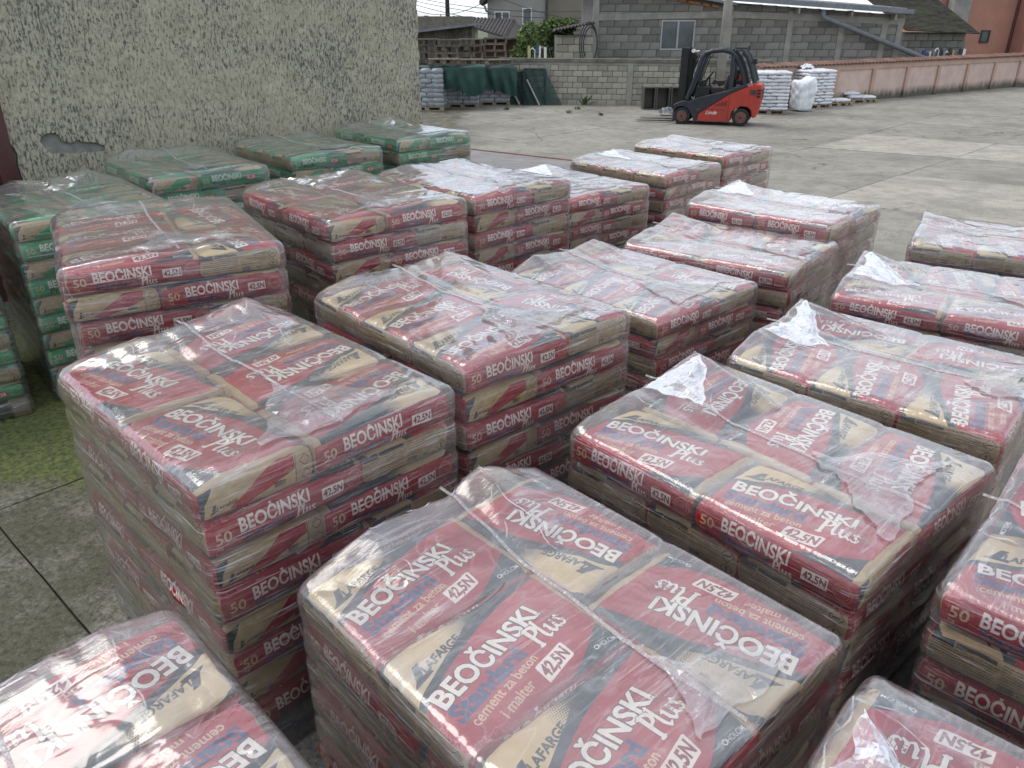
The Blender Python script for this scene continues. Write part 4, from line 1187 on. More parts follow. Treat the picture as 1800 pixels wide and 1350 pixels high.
# salmon house
M_SALMON = mat_basic('salmon_render', (0.46, 0.235, 0.175), .9, .12, 1.2, .3)
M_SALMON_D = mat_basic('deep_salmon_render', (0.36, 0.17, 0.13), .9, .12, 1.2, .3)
sa = empty('salmon_house', (aty(1640, 40, 45).x, 45, -.4)); tag(sa, 'tall salmon coloured house at the upper right edge with one small dark window', 'house')
def SP(px, py, Y=45): p = aty(px, py, Y); return (p.x - sa.location.x, p.z + .4)
sw = SP(1780, 50)[0]
MB().box((sw / 2, 3, 4), (sw, 6, 8)).build('wall', M_SALMON, sa)
MB().box((sw + 2.6, 2.2, 4), (5.2, 7, 8)).build('side_wall', M_SALMON_D, sa)
a_, b_ = SP(1720, 75), SP(1741, 53)
fr = window(sa, (a_[0] + b_[0]) / 2, (a_[1] + b_[1]) / 2, b_[0] - a_[0], b_[1] - a_[1], -.03, 0, M_DARK)
MB().tube([(sw - .05, -.12, 8), (sw - .05, -.12, 0)], .07, 6).build('downpipe', mat_basic('dark_red_pipe', (.10, .03, .03), .6, .2, 3, 0), sa)
MB().box((SP(1680, 0)[0], -.5, SP(1680, 0)[1] + .4), (.85, .7, 3.2)).build('chimney', M_CAST, sa)

# grey rendered house
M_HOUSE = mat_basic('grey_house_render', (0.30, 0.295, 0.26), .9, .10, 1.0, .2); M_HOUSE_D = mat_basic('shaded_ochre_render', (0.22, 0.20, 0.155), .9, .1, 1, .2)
YH = 52
gh = empty('grey_house', (aty(857, 30, YH).x, YH, -.4)); tag(gh, 'two storey grey rendered house with white windows in the background', 'house')
def GP(px, py, Y=YH): p = aty(px, py, Y); return (p.x - gh.location.x, p.z + .4)
gw = GP(962, 30)[0]; gw2 = GP(1060, 30)[0]
MB().box((gw / 2, 3, 4.5), (gw, 6, 9)).build('wall', M_HOUSE, gh)
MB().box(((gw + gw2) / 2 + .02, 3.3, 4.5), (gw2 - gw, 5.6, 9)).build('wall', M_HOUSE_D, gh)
for (l, t_, r, b, m) in ((869, 20, 896, 35, 1), (918, 14, 935, 43, 0), (1024, 18, 1032, 30, 0)):
    a, b2 = GP(l, b), GP(r, t_); y_ = -.02 if r < 962 else .48
    window(gh, (a[0] + b2[0]) / 2, (a[1] + b2[1]) / 2, b2[0] - a[0], b2[1] - a[1], y_, m)
MB().tube([(gw - .05, -.12, 9), (gw - .05, -.12, 0)], .08, 6).build('downpipe', M_DARK, gh)
e = GP(846, 6); MB().prism([(e[0] - .1, e[1] - .05), (e[0] + .6, e[1] + .35), (e[0] + 5, e[1] + 2.6), (e[0] + 5, e[1] + 2.8), (e[0] - .1, e[1] + .15)], -.6, 6).build('roof', M_RIB, gh)
a = GP(852, 10); b2 = GP(860, 16); MB().tube([(a[0], -.3, a[1]), (a[0] + .1, -.3, b2[1] - .1), (b2[0] + .05, -.1, b2[1] - .2)], .07, 6).build('gutter_bend', M_GUTTER, gh)

# metal roofed shed, wooden shed
def slope_roof(mb, P, n, up=.05):
    """ribbed sheet over the quad P (eave left, eave right, ridge right, ridge left)"""
    for i in range(n):
        s0, s1 = i / n, (i + .55) / n
        for (u0, u1, h) in ((s0, s1, up), (s1, (i + 1) / n, 0)):
            Q = [P[0].lerp(P[1], u0), P[0].lerp(P[1], u1), P[3].lerp(P[2], u1), P[3].lerp(P[2], u0)]
            U = Vector((0, 0, h + .05)); mb.add([q + U for q in Q] + Q, [(0, 1, 2, 3), (7, 6, 5, 4), (0, 4, 5, 1), (1, 5, 6, 2), (2, 6, 7, 3), (3, 7, 4, 0)])
ms = empty('metal_roofed_shed', (aty(800, 60, 46).x, 46, -.4)); tag(ms, 'shed with a dark ribbed metal roof between the plank shed and the grey house', 'shed')
mr = MB(); P = [aty(820, 46, 44), aty(892, 69, 44), aty(926, 60, 47), aty(812, 30, 50)]
P = [aty(828, 46, 44) , aty(890, 69, 44), aty(926, 58, 46.5), aty(796, 33, 48)]
P = [p - ms.location for p in (aty(818, 44, 44), aty(889, 68, 44), aty(926, 64, 47), aty(906, 36, 50))]
P2 = [p - ms.location for p in (aty(790, 37, 44.5), aty(889, 68, 44), aty(906, 36, 50), aty(797, 31, 50))]
slope_roof(mr, P2, 18, .05); mr.add([*P[1:4], P[1] - Vector((0, 0, .06)), P[2] - Vector((0, 0, .06)), P[3] - Vector((0, 0, .06))], [(0, 1, 2), (5, 4, 3), (0, 3, 4, 1), (1, 4, 5, 2), (2, 5, 3, 0)])
mr.build('ribbed_roof', M_RIB, ms)
a, b = aty(800, 60, 47) - ms.location, aty(915, 60, 47) - ms.location
MB().box(((a.x + b.x) / 2, 2.0, (aty(880, 70, 46).z + .4) / 2), (b.x - a.x, 3.6, aty(880, 70, 46).z + .4)).build('wall', mat_basic('brown_boarding', (.10, .055, .04), .9, .3, 3, .3), ms)
M_PLANK = mat_basic('silvered_plank', (0.13, 0.115, 0.095), .9, .35, 6, .5, rnd=.6)
YW = 39
wsd = empty('plank_shed', (aty(733, 60, YW).x - 2.5, YW, -.4)); tag(wsd, 'low shed of upright silvered planks behind the stacked pallets', 'shed')
def WP(px, py, Y=YW): p = aty(px, py, Y); return (p.x - wsd.location.x, p.z + .4)
ra_, rb2 = WP(726, 52), WP(838, 44); zz = lambda x: float(np.interp(x, [0, ra_[0], rb2[0]], [ra_[1] - .4, ra_[1], rb2[1]]))
x = 0.1; pr = random.Random(9)
end = WP(829, 50)[0]
while x < end:
    w = pr.uniform(.13, .2); h = zz(x + w / 2) - .03
    MB().box((x + w / 2, pr.uniform(-.012, .012), h / 2 + .2), (w - .015, .03, h - .4)).build('plank', M_PLANK, wsd); x += w
MB().box((end / 2, 1.5, 1.5), (end, 2.8, 3.0)).build('back_wall', M_PLANK, wsd)
MB().prism([(0, zz(0)), (rb2[0] + .15, zz(rb2[0])), (rb2[0] + .15, zz(rb2[0]) + .10), (0, zz(0) + .10)], -.7, 3.4).build('roof_sheet', M_GUTTER, wsd)

# distant roof line with chimneys, aerial and pole
dh = empty('distant_house', (aty(700, 40, 75).x, 75, -.4)); tag(dh, 'distant brown roof with a brick chimney just right of the rough wall', 'house')
def DP(px, py): p = aty(px, py, 75); return (p.x - dh.location.x, p.z + .4)
a, b = DP(690, 36), DP(835, 40)
MB().prism([(a[0], 0), (b[0], 0), (b[0], b[1] - .3), (a[0], a[1] - .3)], 0, 6).build('wall', M_HOUSE_D, dh)
MB().prism([(a[0] - .5, a[1] - .5), (b[0] + .5, b[1] - .5), (b[0] + .5, b[1]), (a[0] - .5, a[1])], -.6, 6.5).build('roof', M_RIB, dh)
for l, t_, r in ((742, 27, 749), (780, 29, 787)):
    c, e = DP(l, 42), DP(r, t_); MB().box(((c[0] + e[0]) / 2, 2, (c[1] + e[1]) / 2), (e[0] - c[0], .6, e[1] - c[1])).build('chimney', M_BRICK, dh)
c = DP(773, 40); e = DP(773, 24); MB().tube([(c[0], 1, c[1]), (e[0], 1, e[1])], .04, 5).build('aerial', M_DARK, dh)
pb, pt = aty(788, 60, 58), aty(785, -60, 58)
pole = MB().tube([(0, 0, 0), (0, 0, pt.z + 4)], [.17, .12], 10).build('utility_pole', mat_basic('tarred_wood', (.055, .045, .04), .9, .3, 4, .3), None, smooth=True, loc=(pb.x, 58, -.4)); tag(pole, 'dark wooden utility pole rising into the sky between the roofs', 'pole')
# overhead wires
for i, (pa, pb2, lab) in enumerate((((735, 3), (1045, 48), 'overhead wire crossing low in front of the grey house'), ((735, -4), (1045, 25), 'overhead wire running level past the upper windows of the grey house'),
                            ((735, 12), (850, 4), 'short overhead wire rising from the rough wall to the grey house'), ((890, -6), (1100, 36), 'overhead wire slanting down past the top of the grey house'), ((735, -10), (1045, 12), 'topmost overhead wire above the grey house windows'))):
    A_, B_ = aty(*pa, 50.0), aty(*pb2, 48.0)
    d_ = (B_ - A_); A_ = A_ - d_ * .15; B_ = B_ + d_ * .12 if i != 2 else B_
    pts = [A_.lerp(B_, t) - Vector((0, 0, .5 * 4 * t * (1 - t))) for t in np.linspace(0, 1, 14)]
    w = MB().tube(pts, .018, 5).build('overhead_wire', M_DARK); tag(w, lab, 'wire', 'overhead wires')

# concrete lamp post in front of the block building
lb = atg(1262, 187); lp = empty('concrete_post', (aty(1266, 140, 28.5).x, 28.5, -.4)); tag(lp, 'round tapering concrete post rising behind the forklift cab', 'post')
MB().tube([(0, 0, 0), (0, 0, 7)], [.165, .125], 16).build('shaft', M_CAST, lp, smooth=True)
MB().tube([(0, 0, 0), (0, 0, .25)], [.30, .27], 16).build('footing', M_CAST, lp)

# ------------------------------------------------------------------ bushes
M_LEAF = mat_basic('leaf', (0.10, 0.155, 0.04), .6, .55, 2.6, 0, rnd=0)
M_BARK = mat_basic('bark', (.12, .09, .06), .9, .3, 8, .4)
def crown_mesh(name, blobs, n, size, seed, mat):
    r = np.random.RandomState(seed); vs = []; fs = []
    for (c, rad, k) in blobs:
        for _ in range(int(n * k)):
            d = r.normal(size=3); d /= np.linalg.norm(d); p = np.array(c) + d * np.array(rad) * (.55 + .5 * r.rand() ** .6)
            a = r.normal(size=3); a /= np.linalg.norm(a); b = np.cross(a, r.normal(size=3)); b /= np.linalg.norm(b); s = size * (.6 + .8 * r.rand())
            i = len(vs); vs += [tuple(p - a * s), tuple(p + b * s * .45), tuple(p + a * s), tuple(p - b * s * .45)]; fs.append((i, i + 1, i + 2, i + 3))
    me = bpy.data.meshes.new(name); me.from_pydata(vs, [], fs); me.materials.append(mat); return me
def bush(label, base, blobs, n, size, seed, cat='bush', group=None):
    e = empty('leafy_bush', base); tag(e, label, cat, group)
    link('foliage', crown_mesh('foliage', blobs, n, size, seed, M_LEAF), e)
    tr = MB()
    for (c, rad, k) in blobs: tr.tube([(0, 0, 0), (c[0] * .4, c[1] * .4, c[2] * .5), tuple(c)], [.05, .035, .015], 6)
    tr.build('trunk', M_BARK, e); return e
Yb = 33.6
def rel(px, py, b): p = aty(px, py, Yb); return (p.x - b[0], 0, p.z - b[2])
b0_ = (aty(925, 100, Yb).x, Yb, -.4)
bush('light green bush with pointed shoots left of the lean-to', b0_, [(rel(925, 92, b0_), (.42, .5, .65), 1), (rel(918, 72, b0_), (.24, .4, .45), .5), (rel(932, 58, b0_), (.28, .3, .45), .35), (rel(912, 102, b0_), (.4, .4, .5), .5)], 1100, .075, 3)
b1_ = (aty(985, 100, Yb + 1.5).x, Yb + 1.5, -.4)
bush('taller bush rising over the lean-to roof in front of the grey house', b1_, [(rel(985, 50, b1_), (.75, .5, .34), .7), (rel(963, 58, b1_), (.5, .5, .45), .5), (rel(962, 84, b1_), (.42, .5, .6), .4), (rel(1004, 42, b1_), (.40, .4, .2), .3), (rel(978, 40, b1_), (.3, .4, .2), .2)], 1100, .085, 4)
def weed(label, px, py, s, seed, group='weeds in the joints and at the foot of the yard wall'):
    p = atg(px, py); r = random.Random(seed); m = MB()
    for i in range(26):
        an = r.uniform(0, 6.28); l = s * r.uniform(.5, 1); o = Vector((r.uniform(-1, 1), r.uniform(-.4, .4), 0)) * s * .5; t = Vector((math.cos(an), math.sin(an), r.uniform(.8, 2.2))).normalized()
        w = Vector((-t.y, t.x, 0)).normalized() * s * .09; a = o; b = o + t * l * .5; c = o + t * l + Vector((0, 0, -.1 * l))
        m.add([a - w * .4, a + w * .4, b + w, b - w, c], [(0, 1, 2, 3), (3, 2, 4)])
    o = m.build('weed', M_LEAF, None, loc=p); tag(o, label, 'weed', group)
weed('clump of weeds at the wall foot beside the net frames', 990, 180, .55, 1)
weed('bushier weed at the foot of the block wall midway to the grey cabinets', 1034, 184, .50, 2)
weed('tiny weed in the concrete nearest the sack pallets', 890, 193, .16, 3)
weed('tiny weed in a crack below the net frames', 1000, 199, .16, 4)
weed('tiny weed standing alone below the wall pier', 1015, 192, .16, 5)
weed('tiny weed just left of the fork tips', 1056, 203, .16, 6)

# ------------------------------------------------------------------ forklift
M_FRED = mat_basic('forklift_red_paint', (0.44, 0.036, 0.022), .42, .12, 3, .05, dirt=(.30, .05, .03))
M_FDK = mat_basic('forklift_dark_frame', (0.020, 0.024, 0.033), .45, .2, 5, .05)
M_BLACK = mat_basic('black_rubber', (0.018, 0.018, 0.018), .85, .3, 8, .3)
M_RIM = mat_basic('dusty_red_rim', (0.20, 0.075, 0.055), .7, .3, 8, .2)
M_SEAT = mat_basic('worn_vinyl', (0.05, 0.032, 0.028), .6, .3, 7, .1)
fb = atg(1190, 212)
FY = 24.6
f0 = aty(1192, 212, FY); fk = empty('forklift', (f0.x, FY, gz(f0.x, FY)), math.radians(-20)); tag(fk, 'red counterbalance forklift with dark mast and overhead guard parked facing left', 'forklift')
def prof(pts):       # picture outline units -> metres (x to the rear, z up)
    return [((a - 60) / 545.0, (1250 - b) / 545.0) for a, b in pts]
W2 = .56
ch = MB(); ch.prism(prof([(395, 1190), (410, 1080), (880, 765), (1150, 650), (1165, 640), (1170, 960), (1060, 950), (980, 980), (925, 1040), (905, 1190)]), -W2, W2); ch.build('side_panels', M_FRED, fk, bevel=.012)
cw = MB(); cw.prism(prof([(1120, 655), (1180, 632), (1290, 622), (1338, 640), (1348, 700), (1350, 860), (1325, 1000), (1300, 1110), (1240, 1120), (1215, 1010), (1150, 960), (1120, 955)]), -W2 + .02, W2 - .02); cwo = cw.build('counterweight', M_FRED, fk, bevel=.035)
vt = MB()
for i in range(4): 
    a, b = prof([(1322, 712 + i * 42)])[0]; vt.box((a + .035, 0, b), (.05, .86, .045))
for sg in (-1,): 
    for i in range(3):
        a, b = prof([(1320, 712 + i * 45)])[0]; vt.box((a - .02, sg * (W2 - .018), b), (.10, .02, .05))
vt.build('vent_louvre', M_BLACK, cwo)
lt_ = MB(); a, b = prof([(1225, 740)])[0]; lt_.box((a, -W2 + .005, b), (.15, .03, .13)); lt_.build('rear_light', M_DARK, cwo)
hd = MB(); hd.prism(prof([(270, 905), (330, 860), (540, 800), (800, 735), (1060, 640), (1140, 650), (870, 770), (400, 1080), (395, 1190), (340, 1215), (325, 1050), (230, 905)]), -W2 - .012, W2 + .012); hd.build('dark_skirt', M_FDK, fk, bevel=.01)
fe = MB(); fe.prism(prof([(10, 955), (110, 905), (200, 885), (280, 940), (330, 1010), (395, 1190), (360, 1215), (300, 1090), (240, 1010), (160, 975), (80, 985), (20, 1040)]), -W2 - .02, W2 + .02); fe.build('front_fender', M_FDK, fk, bevel=.01)
ds = MB(); ds.prism(prof([(320, 900), (330, 690), (520, 680), (540, 720), (540, 900)]), -W2 + .1, W2 - .1); ds.build('dashboard', M_BLACK, fk, bevel=.02)
# overhead guard: bent side frames, rear arch, roof bars
og = MB()
for s_ in (-1, 1):
    y = s_ * (W2 - .06)
    og.tube([(a, y, b) for a, b in prof([(212, 870), (300, 600), (400, 250), (440, 190), (540, 160), (700, 145), (830, 175), (910, 250), (980, 360), (1030, 480), (1085, 650)])], .062, 7)
    og.tube([(a, y, b) for a, b in prof([(860, 230), (868, 500), (875, 740)])], .066, 7)
    og.tube([(a, y * .96, b) for a, b in prof([(1010, 175), (1070, 230), (1140, 380), (1225, 610)])], .066, 7)
for i in range(9):
    a, b = prof([(500 + i * 62, 148 if i < 6 else 160)])[0]; og.box((a, 0, b + .01), (.03, 2 * W2 - .12, .04))
og.box((prof([(1010, 165)])[0][0], 0, prof([(1010, 165)])[0][1]), (.08, 2 * W2 - .1, .06))
ogo = og.build('overhead_guard', M_FDK, fk, smooth=False)
for y_ in (-.3, .3):
    ws = MB(); ws.tube([(a, y_, b) for a, b in prof([(350, 620), (420, 400), (470, 250), (500, 240)])], .02, 5); ws.build('windscreen_post', M_DARK, fk)
# mast: outer and inner channels, crossheads, chains, carriage
ms_ = MB()
for s_ in (-1, 1):
    ms_.box((.09, s_ * .36, 1.06), (.20, .11, 2.02)); ms_.box((.20, s_ * .24, 1.08), (.18, .08, 1.94)); ms_.tube([(.22, s_ * .17, .2), (.22, s_ * .17, 1.75)], .035, 7)
    ms_.tube([(.02, s_ * .10, .25), (.02, s_ * .10, 2.0)], .016, 5)
for z in (.35, 1.1, 2.02): ms_.box((.08, 0, z), (.14, .72, .09))
ms_.tube([(.10, 0, .2), (.10, 0, 1.4)], .055, 8)
mo = ms_.build('mast', M_BLACK, fk)
dr = MB(); dr.tube([(.33, -.45, 2.0), (.33, -.36, 2.0)], .055, 10); dr.tube([(.33, -.4, 1.98), (.5, -.4, 2.0)], .02, 5); dr.build('work_light', M_WHITE, fk)
cr = MB()
for z in (.12, .42): cr.box((-.06, 0, z), (.05, .95, .09))
for s_ in (-1, 1): cr.box((-.05, s_ * .36, .28), (.04, .06, .40))
cr.build('fork_carriage', M_DARK, fk)
for s_ in (-1, 1):
    f_ = MB(); f_.prism([(-.09, .5), (-.13, .5), (-.13, .085), (-1.22, .05), (-1.22, .035), (-.09, .035)], s_ * .3 - .055, s_ * .3 + .055); f_.build('fork', mat_basic('worn_fork_steel', (.10, .075, .06), .55, .4, 6, .2) if s_ < 0 else bpy.data.materials['worn_fork_steel'], fk)
def wheel(x, y, r, w):
    n = 26; t = MB()
    t.prism([(x + math.cos(a) * r, r + math.sin(a) * r) for a in np.linspace(0, 2 * math.pi, n, endpoint=False)], y - w / 2, y + w / 2)
    wo = t.build('wheel', M_BLACK, fk, bevel=r * .10)
    s = -1 if y < 0 else 1; rm = MB()
    rm.tube([(x, y + s * w * .30, r), (x, y + s * (w * .5 + .012), r)], [r * .56, r * .52], 20)
    rm.build('rim', M_RIM, wo)
    hb = MB(); hb.tube([(x, y + s * w * .5, r), (x, y + s * (w * .5 + .035), r)], r * .17, 10)
    for k in range(6): an = k * 1.047; hb.tube([(x + math.cos(an) * r * .34, y + s * w * .5, r + math.sin(an) * r * .34), (x + math.cos(an) * r * .34, y + s * (w * .5 + .025), r + math.sin(an) * r * .34)], r * .045, 6)
    hb.build('hub', M_DARK, wo)
    an_ = MB(); an_.tube([(x + math.cos(a) * r * .60, y + s * (w * .5 + .004), r + math.sin(a) * r * .60) for a in np.linspace(0, 2 * math.pi, 24)], r * .025, 5); an_.build('rim_ring', mat_basic('bare_rim_edge', (.28, .2, .18), .5, .2, 5, 0) if 'bare_rim_edge' not in bpy.data.materials else bpy.data.materials['bare_rim_edge'], wo)
for s_ in (-1, 1): wheel(.175, s_ * (W2 - .07), .235, .2); wheel(1.86, s_ * (W2 - .09), .245, .18)
st = MB(); st.prism(prof([(545, 740), (560, 690), (720, 690), (760, 730), (800, 500), (850, 500), (840, 760), (760, 800), (560, 790)]), -.26, .26); st.build('seat', M_SEAT, fk, bevel=.03)
hz_ = MB()
for s_ in (-.12, -.04, .06, .14): hz_.tube([(.22, s_, 2.0), (.30 + abs(s_), s_, 1.85), (.27, s_, 1.3), (.30, s_, .6)], .018, 5)
hz_.tube([(.30, -.3, 1.95), (.42, -.34, 1.7), (.33, -.3, 1.2)], .016, 5)
hh = hz_.build('hydraulic_hoses', M_BLACK, fk); hh['kind'] = 'stuff'
cl = MB(); cl.box((.62, 0, 1.02), (.12, .7, .34)).box((.60, .2, .78), (.3, .5, .3)).tube([(.7, -.1, 1.0), (.78, -.12, 1.2)], .014, 5).tube([(.7, -.18, 1.0), (.76, -.2, 1.16)], .014, 5); cl.build('console', M_BLACK, fk)
rr_ = MB(); rr_.box((1.72, 0, 1.18), (.22, .8, .12)).box((1.62, .1, 1.35), (.10, .34, .3)); rr_.build('engine_cover', M_BLACK, fk, bevel=.015)
bc_ = MB(); a, b = prof([(950, 150)])[0]; bc_.box((a, .2, b + .05), (.35, .3, .05)); bc_.tube([(a + .2, -.2, b), (a + .22, -.2, b + .12)], .04, 8); bc_.build('roof_beacon', M_DARK, fk)
sw_ = MB(); c_ = Vector((prof([(500, 540)])[0][0], 0, prof([(500, 540)])[0][1])); ax = Vector((.75, 0, -.55)).normalized(); u_ = Vector((0, 1, 0)); v_ = ax.cross(u_)
sw_.tube([c_ + (u_ * math.cos(t) + v_ * math.sin(t)) * .17 for t in np.linspace(0, 6.29, 18)], .017, 6); sw_.tube([c_ + ax * 0, c_ - Vector((-.03, 0, .35))], .025, 6); sw_.build('steering_wheel', M_BLACK, fk)
jb = MB(); jb.prism(prof([(560, 640), (600, 570), (640, 590), (760, 590), (800, 560), (760, 640), (690, 680), (640, 630)]), -.42, -.30); jb.build('armrest', M_BLACK, fk, bevel=.01)
ge = MB(); a, b = prof([(1000, 560)])[0]; ge.tube([(a, -.2, b - .12), (a, -.2, b + .12)], .06, 10); ge.build('extinguisher', M_FRED, fk)
mi = MB(); a, b = prof([(1190, 300)])[0]; mi.box((a, -W2 + .02, b), (.11, .05, .14)); mi.tube([(a - .1, -W2 + .1, b - .03), (a, -W2 + .02, b)], .018, 5); mi.build('mirror', M_BLACK, fk, bevel=.01)
def flat_text(name, s, h, mat, parent, loc, rot=(math.radians(90), 0, 0), shear=0.0, off=0.0):
    co, tr = glyph_tris(s, off); k = h / .682
    me = bpy.data.meshes.new(name); me.from_pydata([((x + y * shear) * k, y * k, 0) for x, y in co], [], tr.tolist()); me.materials.append(mat)
    return link(name, me, parent, loc, rot)
a, b = prof([(520, 1082)])[0]; flat_text('maker_lettering', 'Linde', .10, M_WHITE, fk, (a, -W2 - .004, b), shear=.45, off=.01)
for i, (px, ww) in enumerate(((650, 26), (688, 40), (732, 50), (788, 46))):
    a, b = prof([(px, 955)])[0]; hgt = .05 + .035 * i
    MB().prism([(a, b), (a + ww / 545, b), (a + ww / 545 + .03, b + hgt * .8), (a + .06, b + hgt * 1.15)], -W2 - .006, -W2 + .01).build('cooling_slot', mat_basic('dark_red_recess', (.16, .025, .02), .7, .1, 3, 0) if i == 0 else bpy.data.materials['dark_red_recess'], fk)
gp = MB(); a, b = prof([(420, 1012)])[0]; gp.box((a - .02, -W2 + .0, b), (.001 + .12, .04, .02)); gp.build('step_edge', M_RIM, fk)
gr = MB(); gr.box((1.0, -W2 - .001, prof([(0, 1012)])[0][1]), (.82, .012, .012)); gr.box((prof([(870, 0)])[0][0], -W2 - .001, prof([(0, 975)])[0][1]), (.012, .012, .78)); gr.build('panel_gap', bpy.data.materials['dark_red_recess'], fk)
# crumpled sheet of film lying by the forks
def crumpled(name, loc, size, seed, mat, label, cat, rz=0, group=None, n=16, flat=1.0):
    r = np.random.RandomState(seed); vs = []; fs = []
    for i in range(n):
        for j in range(n):
            u, v = i / (n - 1) * 2 - 1, j / (n - 1) * 2 - 1; w = max(0, 1 - (u * u + v * v) * .55)
            vs.append((size[0] * u * .5 * (1 - .25 * abs(v)) + r.normal() * size[0] * .03, size[1] * v * .5 * (1 - .25 * abs(u)) + r.normal() * size[1] * .03, .01 + size[2] * w * (.55 + .45 * r.rand()) * flat))
    for i in range(n - 1):
        for j in range(n - 1): q = i * n + j; fs.append((q, q + n, q + n + 1, q + 1))
    me = bpy.data.meshes.new(name); me.from_pydata(vs, [], fs); me.materials.append(mat); o = link(name, me, None, loc, (0, 0, rz)); tag(o, label, cat, group); return o
M_PLW = mat_basic('white_plastic', (0.74, 0.76, 0.79), .35, .12, 6, .5)
M_PLG = mat_basic('grey_plastic_sack', (0.27, 0.285, 0.31), .25, .35, 4, .6, rnd=.3)
crumpled('crumpled_film', atg(1172, 203), (.55, .4, .28), 4, M_PLG, 'crumpled bluish film lying on the ground between the cabinets and the forks', 'plastic film')

# ------------------------------------------------------------------ sacks
def sack_mesh(name, mat, seed, L_=.58, W_=.40, H_=.125, nx=16, ny=12):
    q, F, ID = boxgrid(spaced(nx, 1.4), spaced(ny, 1.4), spaced(4, 1.2)); P = roundbox(q, (L_ / 2, W_ / 2, H_ / 2), (.06, .06, H_ / 2 - .003))
    w = (1 - np.abs(P[:, 0] * 2 / L_) ** 3).clip(0) * (1 - np.abs(P[:, 1] * 2 / W_) ** 3).clip(0)
    P[:, 2] *= .72 + .42 * w; P += (pnoise(P, 7, seed * 3.3)[:, None] * .014) * np.sign(P); P[:, 2] += pnoise(P, 16, seed + 7.7, 2) * .006
    me = bpy.data.meshes.new(name); me.from_pydata(P.tolist(), [], F.tolist()); me.materials.append(mat); me.polygons.foreach_set('use_smooth', [True] * len(F)); me.update(); return me
def white_sack_mat(name, base):
    t = NT(name); v = t.coords()
    c = t.ramp(t.noise(v, 5, 4, .6), [(.3, tuple(x * .85 for x in base)), (.7, base)])
    pr_ = t.ramp(t.noise(t.coords('Object', (4, 20, 20)), 1.2, 3, .7), [(.60, 0.0), (.66, .45)])
    c = t.mix(pr_, c, (.28, .30, .38))
    oi = t.n('ShaderNodeObjectInfo'); c = t.n('ShaderNodeHueSaturation', {'Value': t.math('ADD', t.math('MULTIPLY', oi.outputs['Random'], .22), .88), 'Color': c}).outputs[0]
    t.bsdf(c, .38, t.bump(t.noise(v, 18, 4, .6, 1.0), .7, .015), 0, .5); return t.m
M_WS = white_sack_mat('white_sack', (.74, .75, .79)); SACKW = [sack_mesh('sack', M_WS, i) for i in range(3)]; SACKG = [sack_mesh('sack', M_PLG, i + 5, H_=.16) for i in range(3)]
def sack_pallet(label, loc, rz, n, lh, meshes, group, seed, sx=1.0):
    e = empty('sack_pallet', loc, rz); tag(e, label, 'pallet of sacks', group); link('wooden_pallet', PALLET_MESH, e, (0, 0, 0), (0, 0, 0), (sx, 1, 1)); r = random.Random(seed)
    for k in range(n):
        for (x, y, z) in layer_spots('LF', k): link('sack', r.choice(meshes), e, (x * sx + r.uniform(-.012, .012), y + r.uniform(-.012, .012), .12 + lh * (k + .5)), (r.uniform(-.02, .02), r.uniform(-.02, .02), z + r.uniform(-.03, .03)), (1.02, 1.0, lh / .115))
    return e
def onground(px, py): p = atg(px, py); return p
s1 = onground(1352, 201); s1 += Vector((.05, .45, 0)); top_ = aty(1360, 126, s1.y - .4).z
n1 = 11; sack_pallet('tall stack of white sacks directly behind the forklift counterweight', s1, math.radians(-8), n1, (top_ - s1.z - .12) / n1, SACKW, 'pallets of white sacks by the pink wall', 1, .95)
s2 = onground(1426, 191); s2 += Vector((.1, .5, 0)); top_ = aty(1425, 123, s2.y - .4).z
sack_pallet('tall stack of white sacks behind the shrouded big bag', s2, math.radians(22), n1, (top_ - s2.z - .12) / n1, SACKW, 'pallets of white sacks by the pink wall', 2, 1.0)
crumpled('crumpled_film', Vector((s2.x - .3, s2.y, top_ + .0)), (.5, .4, .2), 9, M_PLW, 'crumpled white film left on top of the rear white sack stack', 'plastic film')
# shrouded big bag
def shroud():
    q, F, ID = boxgrid(spaced(20, 1.2), spaced(14, 1.2), np.linspace(-1, 1, 26), bottom=False); P = roundbox(q, (.40, .34, .56), (.16, .16, .16)); P[:, 2] += .56
    t = P[:, 2] / 1.12; P[:, 0] *= .80 + .34 * t * (1.4 - t); P[:, 1] *= .9 + .2 * t * (1.3 - t)
    P[:, 2] += np.where(t > .8, .10 * np.clip(P[:, 0] * 1.8 + .1, -.3, .8) * (t - .8) * 5, 0)
    r = np.random.RandomState(3); cz = 0
    for i in range(6):
        d = r.normal(size=3); cz = cz + (tri_wave(P @ (d / np.linalg.norm(d)) * (1.1 + .6 * i) + r.rand()) - .5) * .10 / (1 + .5 * i)
    nrm = P - np.array([0, 0, .56]); nrm /= np.linalg.norm(nrm, axis=1, keepdims=True); P += nrm * cz[:, None] * np.clip(.25 + t, 0, 1)[:, None]
    P[:, 2] = P[:, 2].clip(0)
    me = bpy.data.meshes.new('shroud'); me.from_pydata(P.tolist(), [], F.tolist()); me.materials.append(M_PLW); me.update(); return me
b3 = onground(1412, 197) + Vector((0, .35, 0)); bk = (aty(1415, 137, b3.y).z - b3.z) / 1.16
o = link('big_bag', shroud(), None, b3, (0, 0, .2), (bk * .98, bk, bk)); tag(o, 'bulky big bag under a creased white plastic shroud between the white sack stacks', 'big bag')
pal_simple = lambda label, loc, rz, group=None, scl=(1, 1, 1): tag(link('wooden_pallet', PALLET_MESH, None, loc, (0, 0, rz), scl), label, 'pallet', group)
l1 = onground(1468, 187) + Vector((0, .4, 0)); pal_simple('low wooden pallet under two flat white sacks, next to the rear sack stack', l1, .25)
l2 = onground(1512, 181) + Vector((0, .4, 0)); pal_simple('low wooden pallet at the end of the row beside the pink wall pier', l2, .3)
